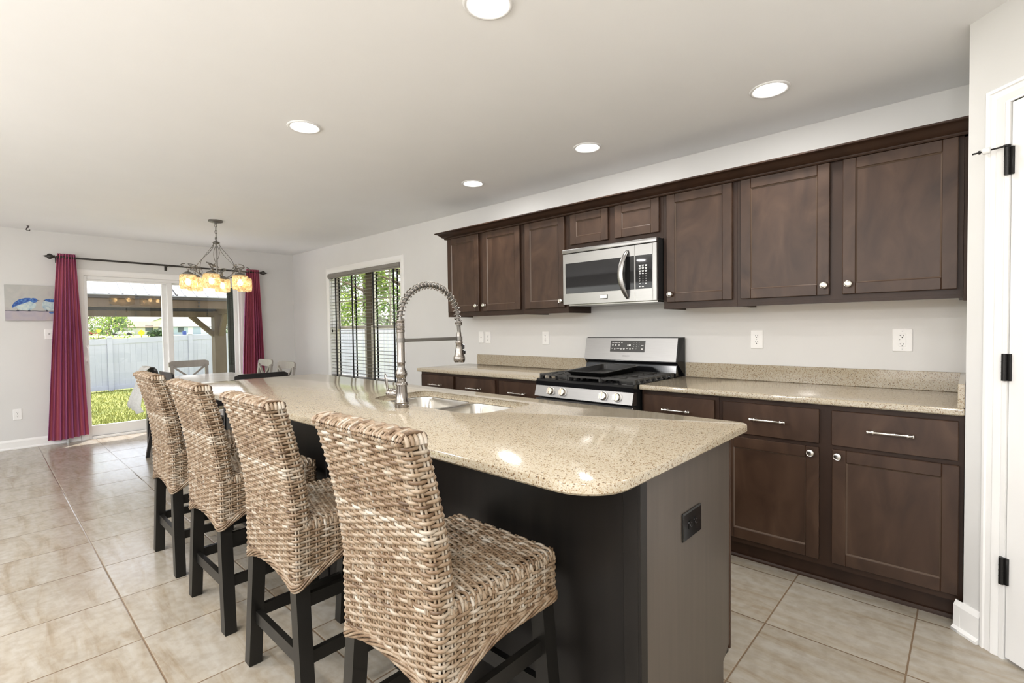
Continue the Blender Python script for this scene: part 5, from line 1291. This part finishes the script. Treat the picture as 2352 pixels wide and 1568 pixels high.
# trees
def leaves(bm, c, rad, n, size, rn, squash=1.0, drop=0):
    c = Vector(c)
    for _ in range(n):
        d = Vector((rn.gauss(0, 1), rn.gauss(0, 1), rn.gauss(0, 1))).normalized() * (rn.random() ** .45) ; p = c + Vector((d.x * rad, d.y * rad, d.z * rad * squash))
        a = Vector((rn.gauss(0, 1), rn.gauss(0, 1), rn.gauss(0, 1) - drop)).normalized(); b = a.cross(Vector((rn.gauss(0, 1), rn.gauss(0, 1), rn.gauss(0, 1)))).normalized(); s = size * rn.uniform(.6, 1.4)
        bm.faces.new([bm.verts.new(p + q) for q in (-a * s, b * s * .5, a * s, -b * s * .5)])
def tree(name, label, x, y, z, h, crown, nl, size, leaf, seed, low=.35, blobs=9, group=None):
    rn = random.Random(seed); t = thing(name, label, 'tree', (x, y, z), 0, group)
    bm = BM(); tube(bm, [(x, y, z), (x + .05, y, z + h * .3), (x - .05, y + .05, z + h * .6), (x, y, z + h * .9)], [h * .03, h * .024, h * .016, h * .005], 8)
    for k in range(7):
        a = rn.random() * 2 * PI; zz = z + h * (low + .08 * k); L = crown * rn.uniform(.5, .85); tube(bm, [(x, y, zz), (x + math.cos(a) * L * .5, y + math.sin(a) * L * .5, zz + L * .22), (x + math.cos(a) * L, y + math.sin(a) * L, zz + L * .35)], [h * .012, h * .008, h * .003], 5)
    obj('trunk', bm, 'bark', t, 60)
    bm = BM()
    for k in range(blobs):
        a = rn.random() * 2 * PI; q = (k + .5) / blobs; zz = z + h * (low + (1 - low) * q); rr = crown * (1 - q * .75); d = rr * .55
        leaves(bm, (x + math.cos(a) * d, y + math.sin(a) * d, zz), max(rr * .62, crown * .25), nl // blobs, size, rn, .6)
    obj('foliage', bm, leaf, t)
    return t
tree('pine_tree', 'bright green pine tree at the left of the sliding door view', -44, 4.3, -.35, 7.5, 3.4, 9000, .075, 'leaf_light', 4, .10, 16)
tree('leafy_tree', 'green roadside tree beyond the pine, behind the parked cars', -120, 17.0, .4, 8, 4.0, 1200, .35, 'leaf_mid', 5, .15)
tree('leafy_tree', 'dark green tree behind the right end of the wooden shelter', -42, 15.2, -.3, 7, 3.0, 6000, .09, 'leaf_dark', 6, .12, 12)
for i, (x, y, h, cr_, lf, sd_) in enumerate(((-27.6, 14.2, 7.5, 2.9, 'leaf_mid', 11), (-23.4, 13.9, 7, 2.6, 'leaf_light', 12), (-19.3, 13.6, 8, 2.5, 'leaf_mid', 13))):
    tree('garden_tree', ('tree beyond the side fence at the left part of the blind window', 'yellow green tree beyond the side fence at the middle of the blind window', 'tree with open branches beyond the side fence at the right of the blind window')[i], x, y, GZ, h, cr_, 4500, .10, lf, sd_, .15, 10, 'garden trees outside the blind window')
rn = random.Random(3)
bm = BM(); leaves(bm, (-117, 23.9, 1.0), 1.6, 500, .3, rn, .6); tag(obj('hedge_bush', bm, 'leaf_dark'), 'round dark bush in front of the far tan house', 'bush')

# far houses, cars, signs across the road
def house(label, c, w, d, hw, hr, ang, wall, roof, wins, door=None, garage=None):
    t = thing('house', label, 'house', c, ang); Mx = t.matrix_basis
    def put(n, bm, m): bm.transform(Mx); return obj(n, bm, m, t)
    bm = BM(); box(bm, -d / 2, d / 2, -w / 2, w / 2, 0, hw); loft(bm, [[(x, y, z) for x, z in ((-d / 2, hw), (d / 2, hw), (0, hw + hr))] for y in (-w / 2, w / 2)]); put('walls', bm, wall)
    bm = BM(); e = .5
    for s in (-1, 1): hexa(bm, [(s * (d / 2 + e), -w / 2 - e, hw - .25), (0, -w / 2 - e, hw + hr + .05), (0, w / 2 + e, hw + hr + .05), (s * (d / 2 + e), w / 2 + e, hw - .25), (s * (d / 2 + e), -w / 2 - e, hw - .05), (0, -w / 2 - e, hw + hr + .25), (0, w / 2 + e, hw + hr + .25), (s * (d / 2 + e), w / 2 + e, hw - .05)])
    put('roof', bm, roof)
    for (y, z, ww, hh) in wins: bm = BM(); box(bm, d / 2 - .05, d / 2 + .05, y - ww / 2, y + ww / 2, z - hh / 2, z + hh / 2); put('window', bm, 'window_dark')
    if door: bm = BM(); box(bm, d / 2 - .05, d / 2 + .06, door - .5, door + .5, 0, 2.1); put('front_door', bm, 'siding_white')
    if garage: bm = BM(); box(bm, d / 2 - .05, d / 2 + .06, garage - 2.2, garage + 2.2, 0, 2.2); put('garage_door', bm, 'siding_white')
house('tan house with a brown shingle roof across the road', (-152, 27.6, .80), 8.6, 8, 1.95, 1.15, math.radians(-20), 'siding_cream', 'shingle_brown', [(-3.6, 1.5, 1.0, 1.4), (2.5, 1.5, 1.6, 1.3)])
house('pale blue house with a grey roof and garage across the road', (-146, 38.6, .60), 13.5, 9, 2.2, 1.7, math.radians(-22), 'siding_blue', 'shingle_gray', [(-3.0, 1.5, 1.2, 1.6)], -1.0, 3.4)
house('white gabled house behind the tan house', (-186, 40, .9), 12, 10, 2.4, 2.2, math.radians(-110), 'siding_white', 'shingle_gray', [(-3, 1.5, 1.2, 1.3)])
def car(label, c, ang, m):
    t = thing('car', label, 'car', c, ang); Mx = t.matrix_basis
    def put(n, bm, mm, s=None): bm.transform(Mx); return obj(n, bm, mm, t, s)
    bm = BM(); w = .88; prof = [(-2.2, .35), (-2.25, .75), (-1.7, .92), (-.9, 1.0), (.9, 1.0), (1.8, .9), (2.2, .7), (2.2, .35)]
    loft(bm, [[(y, s * w, z) for y, z in prof] for s in (-1, 1)]); put('car_body', bm, m)
    bm = BM(); prof = [(-1.5, .93), (-.8, 1.42), (.5, 1.42), (1.2, .97)]; loft(bm, [[(y, s * w * .85, z) for y, z in prof] for s in (-1, 1)]); put('cabin', bm, 'car_glass')
    bm = BM(); box(bm, -.85, .55, -w * .84, w * .84, 1.38, 1.46, .02); put('car_roof', bm, m)
    for x in (-1.4, 1.4):
        for s in (-1, 1): bm = BM(); lathe(bm, [(.33, -.1), (.33, .1)], (x, s * .8, .33), 14, (0, 1, 0)); put('wheel', bm, 'tire')
car('silver sedan parked across the road left of the tan house', (-147.0, 23.2, .76), math.radians(70), 'car_silver')
car('dark red car parked left of the silver sedan', (-154.5, 19.6, .76), math.radians(70), 'car_red')
car('white vehicle just right of the wooden post beyond the fence', (-132, 41.0, .85), math.radians(60), 'car_white')
def diamond(label, c, s, hpost):
    t = thing('road_sign', label, 'road sign', c, math.radians(10)); Mx = t.matrix_basis
    bm = BM(); box(bm, -.04, .04, -.05, .05, 0, hpost); bm.transform(Mx); obj('sign_post', bm, 'bark', t)
    bm = BM(); v = box(bm, .05, .09, -s / 2, s / 2, -s / 2, s / 2); 
    R = Matrix.Rotation(PI / 4, 4, 'X')
    for q in bm.verts: q.co = R @ q.co + Vector((0, 0, hpost))
    bm.transform(Mx); obj('sign_plate', bm, 'sign_yellow', t)
diamond('yellow diamond road sign in front of the tan house', (-108, 19.75, .10), .85, 1.15)
diamond('small yellow road sign at the left beside the pine', (-110, 14.15, .2), .62, 1.55)
bm = BM(); box(bm, -138.4, -137.6, 33.3, 33.95, .68, 1.6, .05); tag(obj('trash_bin', bm, 'bin_blue'), 'blue wheeled bin by the pale blue house', 'bin')
bm = BM(); hexa(bm, [(-140, -40, .66), (-132, -40, .55), (-132, 60, .55), (-140, 60, .66), (-140, -40, .69), (-132, -40, .58), (-132, 60, .58), (-140, 60, .69)]); struct(obj('ground_road', bm, 'asphalt'))
